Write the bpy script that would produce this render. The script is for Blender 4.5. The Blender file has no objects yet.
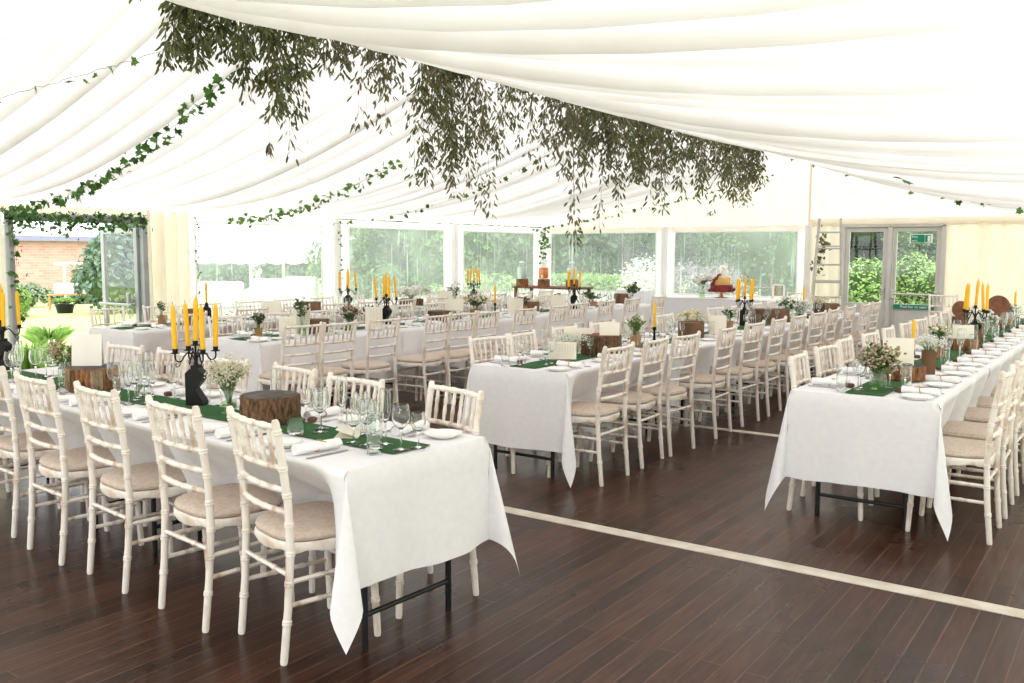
import bpy, math, random
from mathutils import Vector, Matrix
random.seed(7)
R = random.random
def U(a, b): return a + (b - a) * random.random()
C = bpy.context.scene.collection
PI = math.pi
sc = bpy.context.scene

# ------------------------------------------------------------------ camera
FPX, YAW, PITCH, ROLL, CAMH = 913.2, 0.61161, 0.098503, 0.0039696, 1.53287
cy_, sy_ = math.cos(YAW), math.sin(YAW)
F = Vector((-sy_ * math.cos(PITCH), cy_ * math.cos(PITCH), -math.sin(PITCH)))
R0 = Vector((cy_, sy_, 0)); U0 = R0.cross(F)
RV = R0 * math.cos(ROLL) + U0 * math.sin(ROLL); UV = U0 * math.cos(ROLL) - R0 * math.sin(ROLL)
CAM = Vector((0, 0, CAMH))
cd = bpy.data.cameras.new('camera'); cam = bpy.data.objects.new('camera', cd); C.objects.link(cam)
cam.matrix_world = Matrix(((RV.x, UV.x, -F.x, 0), (RV.y, UV.y, -F.y, 0), (RV.z, UV.z, -F.z, CAMH), (0, 0, 0, 1)))
cd.sensor_width = 36; cd.lens = FPX / 1024 * 36; cd.clip_end = 400
sc.camera = cam
def at(px, py, d):
    "a point of the place at forward distance d, seen at this spot of the photograph"
    return CAM + d * (F + RV * ((px - 512) / FPX) + UV * ((341.5 - py) / FPX))

# ------------------------------------------------------------------ materials
def nt(name):
    m = bpy.data.materials.new(name); m.use_nodes = True
    t = m.node_tree; t.nodes.clear()
    o = t.nodes.new('ShaderNodeOutputMaterial')
    return m, t, o
def nd(t, k, **kw):
    n = t.nodes.new(k)
    for a, v in kw.items():
        if a.startswith('i_'): n.inputs[a[2:].replace('_', ' ')].default_value = v
        else: setattr(n, a, v)
    return n
def ramp(t, src, stops):
    r = t.nodes.new('ShaderNodeValToRGB'); e = r.color_ramp.elements
    while len(e) < len(stops): e.new(0.5)
    for i, (p, c) in enumerate(stops):
        e[i].position = p; e[i].color = (*c, 1) if len(c) == 3 else c
    t.links.new(src, r.inputs[0]); return r
def coords(t, scale=(1, 1, 1), kind='Object'):
    tc = t.nodes.new('ShaderNodeTexCoord'); mp = t.nodes.new('ShaderNodeMapping')
    mp.inputs['Scale'].default_value = scale
    t.links.new(tc.outputs[kind], mp.inputs['Vector']); return mp.outputs[0]
def noisy(name, c1, c2, scale=20, rough=.6, sc3=(1, 1, 1), lo=.35, hi=.65, metal=0, spec=.4, bump=0, trans=0, detail=4):
    m, t, o = nt(name)
    v = coords(t, sc3)
    n = nd(t, 'ShaderNodeTexNoise'); n.inputs['Scale'].default_value = scale; n.inputs['Detail'].default_value = detail
    t.links.new(v, n.inputs['Vector'])
    r = ramp(t, n.outputs[0], [(lo, c1), (hi, c2)])
    b = t.nodes.new('ShaderNodeBsdfPrincipled')
    b.inputs['Roughness'].default_value = rough; b.inputs['Metallic'].default_value = metal
    b.inputs['Specular IOR Level'].default_value = spec
    t.links.new(r.outputs[0], b.inputs['Base Color'])
    if bump:
        bp = t.nodes.new('ShaderNodeBump'); bp.inputs['Strength'].default_value = bump; bp.inputs['Distance'].default_value = .01
        t.links.new(n.outputs[0], bp.inputs['Height']); t.links.new(bp.outputs[0], b.inputs['Normal'])
    if trans:
        tr = t.nodes.new('ShaderNodeBsdfTranslucent'); t.links.new(r.outputs[0], tr.inputs['Color'])
        mx = t.nodes.new('ShaderNodeMixShader'); mx.inputs[0].default_value = trans
        t.links.new(b.outputs[0], mx.inputs[1]); t.links.new(tr.outputs[0], mx.inputs[2]); t.links.new(mx.outputs[0], o.inputs[0])
    else: t.links.new(b.outputs[0], o.inputs[0])
    return m
def leafmat(name, cols, rough=.5, trans=.25):
    "each leaf (a loose island) takes its own tone"
    m, t, o = nt(name)
    g = t.nodes.new('ShaderNodeNewGeometry')
    k = len(cols)
    r = ramp(t, g.outputs['Random Per Island'], [(i / max(1, k - 1), c) for i, c in enumerate(cols)])
    b = t.nodes.new('ShaderNodeBsdfPrincipled'); b.inputs['Roughness'].default_value = rough; b.inputs['Specular IOR Level'].default_value = .3
    tr = t.nodes.new('ShaderNodeBsdfTranslucent'); mx = t.nodes.new('ShaderNodeMixShader'); mx.inputs[0].default_value = trans
    t.links.new(r.outputs[0], b.inputs['Base Color']); t.links.new(r.outputs[0], tr.inputs['Color'])
    t.links.new(b.outputs[0], mx.inputs[1]); t.links.new(tr.outputs[0], mx.inputs[2]); t.links.new(mx.outputs[0], o.inputs[0])
    return m
def fabric(name, c1, c2, trans, scale=6, sc3=(1, 1, 1)):
    m, t, o = nt(name)
    v = coords(t, sc3); n = nd(t, 'ShaderNodeTexNoise'); n.inputs['Scale'].default_value = scale; n.inputs['Detail'].default_value = 3
    t.links.new(v, n.inputs['Vector']); r = ramp(t, n.outputs[0], [(.3, c1), (.7, c2)])
    d = t.nodes.new('ShaderNodeBsdfDiffuse'); tr = t.nodes.new('ShaderNodeBsdfTranslucent')
    mx = t.nodes.new('ShaderNodeMixShader'); mx.inputs[0].default_value = trans
    t.links.new(r.outputs[0], d.inputs[0]); t.links.new(r.outputs[0], tr.inputs[0])
    t.links.new(d.outputs[0], mx.inputs[1]); t.links.new(tr.outputs[0], mx.inputs[2]); t.links.new(mx.outputs[0], o.inputs[0])
    return m
def glassmat(name, tint=(.97, .985, .98), base=.03, edge=.75, rough=.02):
    m, t, o = nt(name)
    lw = t.nodes.new('ShaderNodeLayerWeight'); lw.inputs['Blend'].default_value = .35
    r = ramp(t, lw.outputs['Facing'], [(0, (base,) * 3), (.55, (base + .05,) * 3), (1, (edge,) * 3)])
    tp = t.nodes.new('ShaderNodeBsdfTransparent'); tp.inputs[0].default_value = (*tint, 1)
    gl = t.nodes.new('ShaderNodeBsdfGlossy'); gl.inputs['Roughness'].default_value = rough; gl.inputs[0].default_value = (.9, .92, .92, 1)
    mx = t.nodes.new('ShaderNodeMixShader')
    t.links.new(r.outputs[0], mx.inputs[0]); t.links.new(tp.outputs[0], mx.inputs[1]); t.links.new(gl.outputs[0], mx.inputs[2]); t.links.new(mx.outputs[0], o.inputs[0])
    return m
def realglass(name, tint=(.985, .995, .99)):
    m, t, o = nt(name)
    g = t.nodes.new('ShaderNodeBsdfGlass'); g.inputs['IOR'].default_value = 1.42; g.inputs['Roughness'].default_value = 0; g.inputs['Color'].default_value = (*tint, 1)
    t.links.new(g.outputs[0], o.inputs[0]); return m
def pvcmat(name):
    "clear window sheet, clouded and streaked"
    m, t, o = nt(name)
    v = coords(t, (1, 1, 1), 'Object')
    n = nd(t, 'ShaderNodeTexNoise'); n.inputs['Scale'].default_value = .9; n.inputs['Detail'].default_value = 3; t.links.new(v, n.inputs['Vector'])
    v2 = coords(t, (9, 9, .45), 'Object')
    mp = t.nodes[-1]; mp.inputs['Rotation'].default_value = (.22, .12, 0)
    s = nd(t, 'ShaderNodeTexNoise'); s.inputs['Scale'].default_value = 2.2; s.inputs['Detail'].default_value = 5; t.links.new(v2, s.inputs['Vector'])
    r1 = ramp(t, n.outputs[0], [(.32, (.14,) * 3), (.72, (.32,) * 3)])
    r2 = ramp(t, s.outputs[0], [(.57, (0,) * 3), (.76, (.34,) * 3)])
    ad = nd(t, 'ShaderNodeMath', operation='ADD'); t.links.new(r1.outputs[0], ad.inputs[0]); t.links.new(r2.outputs[0], ad.inputs[1])
    tp = t.nodes.new('ShaderNodeBsdfTransparent'); tp.inputs[0].default_value = (.92, .97, .97, 1)
    tr = t.nodes.new('ShaderNodeBsdfTranslucent'); tr.inputs[0].default_value = (.86, .93, .95, 1)
    gl = t.nodes.new('ShaderNodeBsdfGlossy'); gl.inputs['Roughness'].default_value = .15
    mx = t.nodes.new('ShaderNodeMixShader'); t.links.new(ad.outputs[0], mx.inputs[0]); t.links.new(tp.outputs[0], mx.inputs[1]); t.links.new(tr.outputs[0], mx.inputs[2])
    m2 = t.nodes.new('ShaderNodeMixShader'); m2.inputs[0].default_value = .04; t.links.new(mx.outputs[0], m2.inputs[1]); t.links.new(gl.outputs[0], m2.inputs[2])
    t.links.new(m2.outputs[0], o.inputs[0]); return m
def floormat():
    m, t, o = nt('dark_floorboards')
    tc = t.nodes.new('ShaderNodeTexCoord'); mp = t.nodes.new('ShaderNodeMapping'); mp.inputs['Rotation'].default_value = (0, 0, PI / 2)
    t.links.new(tc.outputs['Object'], mp.inputs[0])
    br = t.nodes.new('ShaderNodeTexBrick'); br.inputs['Scale'].default_value = 1
    br.inputs['Brick Width'].default_value = 3.13; br.inputs['Row Height'].default_value = .088; br.inputs['Mortar Size'].default_value = .0030
    br.inputs['Color1'].default_value = (.030, .0115, .0065, 1); br.inputs['Color2'].default_value = (.064, .027, .016, 1); br.inputs['Mortar'].default_value = (.090, .056, .042, 1)
    br.inputs['Bias'].default_value = -.1; br.offset = .5
    t.links.new(mp.outputs[0], br.inputs['Vector'])
    v = coords(t, (14, 1.1, 1)); n = nd(t, 'ShaderNodeTexNoise'); n.inputs['Scale'].default_value = 3.5; n.inputs['Detail'].default_value = 6; t.links.new(v, n.inputs['Vector'])
    v3 = coords(t, (1, 1, 1)); n3 = nd(t, 'ShaderNodeTexNoise'); n3.inputs['Scale'].default_value = 1.3; n3.inputs['Detail'].default_value = 5; t.links.new(v3, n3.inputs['Vector'])
    g = ramp(t, n.outputs[0], [(.3, (.55, .5, .48)), (.7, (1.35, 1.3, 1.25))])
    g3 = ramp(t, n3.outputs[0], [(.35, (.75, .75, .75)), (.7, (1.35, 1.25, 1.2))])
    mu = nd(t, 'ShaderNodeMix', data_type='RGBA', blend_type='MULTIPLY'); mu.inputs[0].default_value = 1
    t.links.new(br.outputs['Color'], mu.inputs[6]); t.links.new(g.outputs[0], mu.inputs[7])
    mu2 = nd(t, 'ShaderNodeMix', data_type='RGBA', blend_type='MULTIPLY'); mu2.inputs[0].default_value = 1
    t.links.new(mu.outputs[2], mu2.inputs[6]); t.links.new(g3.outputs[0], mu2.inputs[7])
    b = t.nodes.new('ShaderNodeBsdfPrincipled'); b.inputs['Specular IOR Level'].default_value = .22
    rr = ramp(t, n3.outputs[0], [(.3, (.22,) * 3), (.75, (.42,) * 3)])
    t.links.new(mu2.outputs[2], b.inputs['Base Color']); t.links.new(rr.outputs[0], b.inputs['Roughness'])
    bp = t.nodes.new('ShaderNodeBump'); bp.inputs['Strength'].default_value = .25; bp.inputs['Distance'].default_value = .004
    ad = nd(t, 'ShaderNodeMath', operation='SUBTRACT'); t.links.new(n.outputs[0], ad.inputs[0]); t.links.new(br.outputs['Fac'], ad.inputs[1])
    t.links.new(ad.outputs[0], bp.inputs['Height']); t.links.new(bp.outputs[0], b.inputs['Normal'])
    t.links.new(b.outputs[0], o.inputs[0]); return m
def brickmat():
    m, t, o = nt('pink_brick')
    v = coords(t, (1, 1, 1)); s = nd(t, 'ShaderNodeSeparateXYZ'); t.links.new(v, s.inputs[0])
    c = nd(t, 'ShaderNodeCombineXYZ'); t.links.new(s.outputs[1], c.inputs[0]); t.links.new(s.outputs[2], c.inputs[1])
    br = t.nodes.new('ShaderNodeTexBrick'); br.inputs['Scale'].default_value = 1; br.inputs['Brick Width'].default_value = .5; br.inputs['Row Height'].default_value = .16; br.inputs['Mortar Size'].default_value = .012
    br.inputs['Color1'].default_value = (.56, .31, .27, 1); br.inputs['Color2'].default_value = (.64, .40, .35, 1); br.inputs['Mortar'].default_value = (.62, .46, .42, 1)
    t.links.new(c.outputs[0], br.inputs[0])
    b = t.nodes.new('ShaderNodeBsdfPrincipled'); b.inputs['Roughness'].default_value = .9; t.links.new(br.outputs[0], b.inputs[0]); t.links.new(b.outputs[0], o.inputs[0]); return m

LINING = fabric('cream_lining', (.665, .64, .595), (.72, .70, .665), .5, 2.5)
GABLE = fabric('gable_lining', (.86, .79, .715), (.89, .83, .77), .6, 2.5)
CURTAIN = fabric('cream_curtain', (.82, .74, .625), (.86, .79, .69), .45, 3)
PVCW = fabric('white_pvc', (.88, .87, .87), (.92, .91, .91), .6, 2)
WALLR = fabric('white_side_lining', (.86, .855, .87), (.9, .895, .91), .6, 3)
PANE = pvcmat('clear_pvc')
FLOOR = floormat()
STRIP = noisy('pale_strip', (.50, .44, .36), (.62, .57, .50), 9, .5)
LIME = noisy('limewashed_wood', (.47, .31, .20), (.845, .78, .715), 16, .5, (1, 1, .35), .27, .48, spec=.35)
LIMEF = noisy('limewashed_frame', (.62, .48, .37), (.845, .785, .72), 12, .5, (1, 1, 1), .28, .46, spec=.35)
PAD = noisy('taupe_cushion_fabric', (.54, .44, .37), (.64, .54, .465), 60, .95, spec=.1)
CLOTH = noisy('white_table_linen', (.885, .87, .905), (.92, .91, .935), 30, .9, spec=.15, trans=.12)
NAP = noisy('white_napkin_linen', (.85, .85, .86), (.9, .9, .9), 40, .9, spec=.1)
STEEL = noisy('black_steel', (.008, .008, .009), (.013, .013, .014), 10, .4, spec=.3)
PLY = noisy('table_board', (.30, .20, .12), (.38, .26, .16), 6, .7)
TURF = noisy('green_runner', (.035, .105, .038), (.06, .15, .06), 220, .95, spec=.1, bump=.4)
BARK = noisy('log_bark', (.04, .020, .011), (.21, .12, .062), 75, .95, (1, 1, .30), .32, .68, bump=1, detail=6)
BARK2 = noisy('reddish_log_bark', (.07, .026, .012), (.42, .20, .085), 55, .95, (1, 1, .22), .33, .7, bump=1, detail=6)
LOGTOP = noisy('weathered_log_face', (.045, .04, .038), (.12, .105, .095), 14, .9)
CUTWOOD = noisy('cut_log_face', (.12, .045, .025), (.22, .09, .05), 14, .85)
IRON = noisy('black_wrought_iron', (.004, .004, .0045), (.008, .0075, .0075), 30, .5, spec=.22)
WAX = noisy('yellow_wax', (.90, .47, .012), (.95, .54, .03), 8, .45, spec=.3)
WICK = noisy('candle_wick', (.12, .1, .08), (.2, .17, .13), 8, .9)
CHINA = noisy('white_china', (.86, .85, .83), (.88, .87, .85), 4, .2, spec=.5)
SILVER = noisy('cutlery_steel', (.55, .54, .52), (.62, .6, .58), 6, .22, metal=1)
GLASS = realglass('clear_glass')
GLASS2 = glassmat('jar_glass', (.94, .98, .96), .07, .9)
BAUB = glassmat('bauble_glass', (.95, .96, .95), .06, .7)
WATER = glassmat('jar_water', (.72, .85, .62), .04, .3)
BROWN = noisy('brown_favour', (.10, .045, .025), (.17, .085, .05), 30, .7)
TWINE = noisy('brown_twine', (.42, .26, .10), (.55, .36, .16), 60, .9)
CARD = noisy('cream_card', (.80, .755, .64), (.84, .795, .69), 5, .8, spec=.1)
CARDW = noisy('pale_card', (.80, .77, .71), (.84, .81, .75), 5, .8, spec=.1)
INK = noisy('grey_ink', (.50, .47, .38), (.56, .52, .43), 5, .8, spec=.1)
TERRA = noisy('plant_pot', (.38, .2, .1), (.48, .27, .14), 8, .8)
POTGOLD = noisy('ochre_pot', (.30, .19, .06), (.40, .26, .09), 8, .8)
PINEW = noisy('varnished_pine', (.45, .22, .09), (.56, .30, .13), 9, .5, (1, 1, .2))
CRATE = noisy('brown_wooden_box', (.10, .05, .028), (.19, .10, .055), 9, .8, (1, 1, .3))
ALU = noisy('grey_aluminium', (.50, .49, .46), (.58, .57, .54), 5, .4, metal=.35)
ALUD = noisy('blue_grey_aluminium', (.33, .345, .36), (.40, .41, .42), 5, .4, metal=.2)
DOORP = noisy('pale_door_panel', (.60, .58, .55), (.66, .64, .61), 3, .5)
ALUL = noisy('ladder_aluminium', (.40, .385, .36), (.50, .48, .45), 8, .4, metal=.3)
DGLASS = glassmat('door_glass', (.97, .98, .97), .03, .5)
SIGNG = noisy('sign_green', (.0, .23, .13), (.0, .26, .15), 3, .5)
SIGNW = noisy('sign_white', (.85, .86, .84), (.88, .89, .87), 3, .5)
ORANGE = noisy('orange_squash', (.85, .17, .01), (.90, .22, .015), 3, .3)
CAKEW = noisy('white_icing', (.86, .84, .78), (.9, .88, .83), 8, .6)
CAKEY = noisy('sponge_yellow', (.70, .42, .12), (.80, .52, .2), 14, .8)
CAKER = noisy('burgundy_petals', (.14, .015, .02), (.28, .035, .04), 14, .7)
WHITEP = noisy('white_paint', (.82, .82, .82), (.86, .86, .86), 3, .6)
WILLOW = leafmat('willow_leaves', [(.075, .095, .03), (.13, .15, .06), (.19, .20, .10), (.10, .13, .035)], .55, .35)
WILLOW2 = leafmat('grey_willow_leaves', [(.11, .11, .05), (.18, .175, .10), (.25, .235, .16), (.15, .155, .07)], .55, .35)
IVY = leafmat('ivy_leaves', [(.02, .075, .015), (.05, .15, .025), (.11, .25, .05), (.03, .10, .02)], .4, .2)
IVYL = leafmat('pale_ivy_leaves', [(.10, .22, .05), (.18, .33, .08), (.05, .13, .03)], .45, .25)
TWIG = noisy('brown_twigs', (.10, .065, .035), (.17, .12, .07), 20, .9)
STEMG = leafmat('green_stems', [(.10, .19, .04), (.2, .3, .09)], .6, .1)
HERB = leafmat('herb_leaves', [(.06, .13, .03), (.13, .22, .06), (.22, .30, .10)], .6, .25)
DARKH = leafmat('dark_herb_leaves', [(.03, .07, .02), (.07, .12, .04), (.10, .15, .07)], .6, .2)
GYP = leafmat('gypsophila_flowers', [(.75, .70, .50), (.82, .78, .62), (.60, .58, .30), (.55, .48, .50)], .7, .2)
PINKF = leafmat('pink_wildflowers', [(.45, .16, .18), (.55, .28, .26), (.6, .5, .3), (.25, .10, .10)], .7, .2)
MIXF = leafmat('mixed_wildflowers', [(.45, .16, .18), (.62, .58, .38), (.55, .30, .28), (.30, .36, .12), (.70, .62, .5), (.28, .12, .12)], .7, .2)
WHITEF = leafmat('white_blossom', [(.80, .80, .74), (.86, .86, .82), (.72, .74, .62)], .7, .2)
CREAMF = leafmat('cream_blossom', [(.78, .72, .5), (.82, .78, .62), (.66, .6, .35)], .7, .2)
GRASS = noisy('mown_grass', (.40, .50, .17), (.58, .64, .30), 3.5, .95, spec=.05)
TREE1 = leafmat('mid_green_tree_leaves', [(.06, .13, .05), (.13, .24, .09), (.22, .35, .15), (.10, .19, .08)], .6, .3)
TREE2 = leafmat('dark_tree_leaves', [(.012, .022, .014), (.03, .045, .026), (.05, .075, .04)], .6, .15)
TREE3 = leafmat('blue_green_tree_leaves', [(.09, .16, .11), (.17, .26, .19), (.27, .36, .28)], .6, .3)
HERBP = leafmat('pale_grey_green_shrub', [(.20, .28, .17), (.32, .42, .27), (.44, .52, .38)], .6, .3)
BUSH = leafmat('bright_bush_leaves', [(.18, .36, .06), (.32, .55, .14), (.46, .66, .26), (.52, .62, .36)], .5, .35)
PURPLE = leafmat('pinkish_grey_shrub', [(.28, .24, .26), (.38, .33, .36), (.45, .42, .44)], .6, .3)
CORE = noisy('shaded_inner_twigs', (.035, .07, .02), (.07, .12, .04), 4, .95)  # dark green stands in for the shade deep inside crowns and hedge
TRUNK = noisy('tree_bark', (.07, .05, .035), (.13, .10, .07), 6, .95, (1, 1, .2))
HEDGE = leafmat('clipped_hedge_leaves', [(.22, .40, .09), (.34, .52, .16), (.42, .58, .22)], .6, .3)
SLATE = noisy('slate_roof', (.10, .11, .15), (.16, .18, .22), 5, .7)
BRICK = brickmat()
WHITEC = fabric('white_canvas', (.86, .86, .86), (.9, .9, .9), .3, 2)

# ------------------------------------------------------------------ mesh builder
class MB:
    def __init__(s): s.v = []; s.f = []; s.mi = []; s.m = 0; s.M = None
    def add(s, vs, fs):
        b = len(s.v)
        s.v.extend([(s.M @ Vector(p)) for p in vs] if s.M else vs)
        s.f.extend([tuple(i + b for i in f) for f in fs]); s.mi.extend([s.m] * len(fs))
        return s
    def box(s, c, d, rz=0, bev=0):
        x, y, z = d[0] / 2, d[1] / 2, d[2] / 2
        if bev:
            e = min(bev, x * .9, y * .9, z * .9); rings = []
            for zz, k in ((-z, e), (-z + e, 0), (z - e, 0), (z, e)):
                X, Y = x - k, y - k
                rings.append([(X - e, -Y, zz), (X, -Y + e, zz), (X, Y - e, zz), (X - e, Y, zz), (-X + e, Y, zz), (-X, Y - e, zz), (-X, -Y + e, zz), (-X + e, -Y, zz)])
            vs = [p for r in rings for p in r]; fs = [tuple(range(7, -1, -1)), tuple(range(24, 32))]
            for r in range(3):
                for i in range(8): fs.append((r * 8 + i, r * 8 + (i + 1) % 8, r * 8 + 8 + (i + 1) % 8, r * 8 + 8 + i))
        else:
            vs = [(-x, -y, -z), (x, -y, -z), (x, y, -z), (-x, y, -z), (-x, -y, z), (x, -y, z), (x, y, z), (-x, y, z)]
            fs = [(3, 2, 1, 0), (4, 5, 6, 7), (0, 1, 5, 4), (1, 2, 6, 5), (2, 3, 7, 6), (3, 0, 4, 7)]
        ca, sa = math.cos(rz), math.sin(rz)
        return s.add([(c[0] + a * ca - b * sa, c[1] + a * sa + b * ca, c[2] + q) for a, b, q in vs], fs)
    def tube(s, pts, rad, n=8, cap=True, closed=False, flat=1):
        pts = [Vector(p) for p in pts]; k = len(pts)
        if not hasattr(rad, '__len__'): rad = [rad] * k
        vs = []; prev = None
        for i, p in enumerate(pts):
            if closed: t = pts[(i + 1) % k] - pts[i - 1]
            else: t = pts[min(i + 1, k - 1)] - pts[max(i - 1, 0)]
            if t.length < 1e-9: t = Vector((0, 0, 1))
            t.normalize()
            if prev is None: a = Vector((1, 0, 0)) if abs(t.x) < .8 else Vector((0, 1, 0))
            else: a = prev
            a = (a - t * a.dot(t))
            if a.length < 1e-6: a = t.orthogonal()
            a.normalize(); b = t.cross(a); prev = a
            for j in range(n):
                an = 2 * PI * j / n
                vs.append(tuple(p + (a * math.cos(an) + b * math.sin(an) * flat) * rad[i]))
        fs = []
        for i in range(k if closed else k - 1):
            i2 = (i + 1) % k
            for j in range(n): fs.append((i * n + j, i * n + (j + 1) % n, i2 * n + (j + 1) % n, i2 * n + j))
        if cap and not closed: fs.append(tuple(range(n - 1, -1, -1))); fs.append(tuple((k - 1) * n + j for j in range(n)))
        return s.add(vs, fs)
    def lathe(s, prof, n=16, c=(0, 0, 0), cap=(False, False), wob=None):
        vs = []; fs = []
        for r, z in prof:
            for j in range(n):
                an = 2 * PI * j / n; rr = r * (wob[j] if wob else 1)
                vs.append((c[0] + rr * math.cos(an), c[1] + rr * math.sin(an), c[2] + z))
        for i in range(len(prof) - 1):
            for j in range(n): fs.append((i * n + j, i * n + (j + 1) % n, (i + 1) * n + (j + 1) % n, (i + 1) * n + j))
        if cap[0]: fs.append(tuple(range(n - 1, -1, -1)))
        if cap[1]: fs.append(tuple((len(prof) - 1) * n + j for j in range(n)))
        return s.add(vs, fs)
    def grid(s, fn, us, ws):
        vs = [fn(u, w) for u in us for w in ws]; nw = len(ws); fs = []
        for i in range(len(us) - 1):
            for j in range(nw - 1): fs.append((i * nw + j, (i + 1) * nw + j, (i + 1) * nw + j + 1, i * nw + j + 1))
        return s.add([tuple(p) for p in vs], fs)
    def prism(s, poly, y0, y1):
        "poly in x,z; extruded along y"
        n = len(poly); vs = [(x, y0, z) for x, z in poly] + [(x, y1, z) for x, z in poly]
        fs = [tuple(range(n)), tuple(range(2 * n - 1, n - 1, -1))]
        for i in range(n): fs.append((i, i + n, (i + 1) % n + n, (i + 1) % n))
        return s.add(vs, fs)
    def blob(s, c, r, n=8, k=5, sq=(1, 1, 1)):
        prof = [(math.sin(PI * i / k) * r, -math.cos(PI * i / k) * r) for i in range(k + 1)]
        vs = []; fs = []
        for i in range(1, k):
            for j in range(n):
                a = 2 * PI * j / n; vs.append((c[0] + prof[i][0] * math.cos(a) * sq[0], c[1] + prof[i][0] * math.sin(a) * sq[1], c[2] + prof[i][1] * sq[2]))
        b0 = len(vs); vs.append((c[0], c[1], c[2] - r * sq[2])); vs.append((c[0], c[1], c[2] + r * sq[2]))
        for i in range(k - 2):
            for j in range(n): fs.append((i * n + j, i * n + (j + 1) % n, (i + 1) * n + (j + 1) % n, (i + 1) * n + j))
        for j in range(n): fs.append((b0, (j + 1) % n, j)); fs.append((b0 + 1, (k - 2) * n + j, (k - 2) * n + (j + 1) % n))
        return s.add(vs, fs)
    def leaf(s, p, d, nrm, L, W, bend=.1):
        "a lance-shaped leaf"
        p = Vector(p); d = Vector(d).normalized(); w = d.cross(nrm)
        if w.length < 1e-4: w = d.orthogonal()
        w.normalize(); n = w.cross(d)
        q = [p, p + d * L * .35 + w * W * .5 + n * L * bend, p + d * L * .72 + w * W * .38 + n * L * bend, p + d * L, p + d * L * .72 - w * W * .38 + n * L * bend, p + d * L * .35 - w * W * .5 + n * L * bend]
        return s.add([tuple(a) for a in q], [(0, 1, 2, 3), (0, 3, 4, 5)])
    def kite(s, p, d, nrm, L, W):
        p = Vector(p); d = Vector(d).normalized(); w = d.cross(nrm)
        if w.length < 1e-4: w = d.orthogonal()
        w.normalize()
        return s.add([tuple(p - d * L * .5), tuple(p + w * W * .5), tuple(p + d * L * .5), tuple(p - w * W * .5)], [(0, 1, 2, 3)])
    def ivyleaf(s, p, d, nrm, L):
        p = Vector(p); d = Vector(d).normalized(); nrm = Vector(nrm); w = d.cross(nrm)
        if w.length < 1e-4: w = d.orthogonal()
        w.normalize(); n = w.cross(d)
        o = [(0, 0), (.18, -.12), (.5, .02), (.36, .28), (.44, .55), (.17, .60), (0, 1), (-.17, .60), (-.44, .55), (-.36, .28), (-.5, .02), (-.18, -.12)]
        vs = [tuple(p + (w * a + d * b + n * (-.25 * abs(a))) * L) for a, b in o] + [tuple(p + d * .35 * L + n * .04 * L)]
        return s.add(vs, [(12, i, (i + 1) % 12) for i in range(12)])
    def build(s, name, mats, parent=None, smooth=True, loc=None, rotz=0):
        me = bpy.data.meshes.new(name); me.from_pydata([tuple(p) for p in s.v], [], s.f)
        if not isinstance(mats, (list, tuple)): mats = [mats]
        for m in mats: me.materials.append(m)
        me.polygons.foreach_set('material_index', s.mi)
        me.polygons.foreach_set('use_smooth', [smooth] * len(s.f))
        me.update()
        if smooth:
            try: me.set_sharp_from_angle(angle=math.radians(40))
            except Exception: pass
        o = bpy.data.objects.new(name, me); C.objects.link(o)
        if parent: o.parent = parent
        if loc is not None: o.location = loc
        if rotz: o.rotation_euler = (0, 0, rotz)
        return o

LABELS = {}
def tag(o, label, cat, group=None, kind=None):
    o['label'] = label; o['category'] = cat
    if group: o['group'] = group
    if kind: o['kind'] = kind
    return o
def thing(name, label, cat, loc=(0, 0, 0), rotz=0, group=None):
    o = bpy.data.objects.new(name, None); C.objects.link(o); o.empty_display_size = .05
    o.location = loc; o.rotation_euler = (0, 0, rotz)
    return tag(o, label, cat, group)
KIDS = {}
def kids(o):
    return [c for c in o.children]
def dup(root, loc, rotz, label, group=None, scale=None):
    r = root.copy(); C.objects.link(r); r.location = loc; r.rotation_euler = (0, 0, rotz)
    if scale: r.scale = (scale,) * 3
    r['label'] = label
    if group: r['group'] = group
    for ch in root.children:
        c = ch.copy(); C.objects.link(c); c.parent = r
        for g in ch.children:
            d = g.copy(); C.objects.link(d); d.parent = c
    return r
class Kind:
    "one model of a kind: the first use places the model itself, later uses copy it"
    def __init__(s, make): s.make = make; s.root = None; s.n = 0
    def put(s, loc, rotz, label, group=None, scale=None):
        if s.root is None:
            s.root = s.make(); o = s.root; o.location = loc; o.rotation_euler = (0, 0, rotz); o['label'] = label
            if group: o['group'] = group
            if scale: o.scale = (scale,) * 3
            return o
        return dup(s.root, loc, rotz, label, group, scale)
def struct(o): o['kind'] = 'structure'; return o
ORD = ['first', 'second', 'third', 'fourth', 'fifth', 'sixth', 'seventh', 'eighth', 'ninth', 'tenth', 'eleventh', 'twelfth', 'thirteenth', 'fourteenth', 'fifteenth', 'sixteenth', 'seventeenth', 'eighteenth', 'nineteenth', 'twentieth',
       'twenty-first', 'twenty-second', 'twenty-third', 'twenty-fourth', 'twenty-fifth', 'twenty-sixth', 'twenty-seventh', 'twenty-eighth', 'twenty-ninth', 'thirtieth']
def lin(a, b, n): return [a + (b - a) * i / (n - 1) for i in range(n)]

# ------------------------------------------------------------------ the marquee
XL, XR, YB, YF = -11.03, .62, 16.85, -1.9
RX, RZ, EZ = -5.2, 3.34, 2.06
fl = MB(); fl.box(((XL + XR) / 2, (YB + YF) / 2, -.02), (XR - XL + .1, YB - YF + .1, .04))
struct(fl.build('floor', FLOOR, smooth=False))
for i, y in enumerate((4.333, 7.455)):
    t = MB(); t.box(((XL + XR) / 2, y, .002), (XR - XL - .3, .10 if i == 0 else .085, .004)); struct(t.build('trim_%d' % (i + 1), STRIP, smooth=False))

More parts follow.
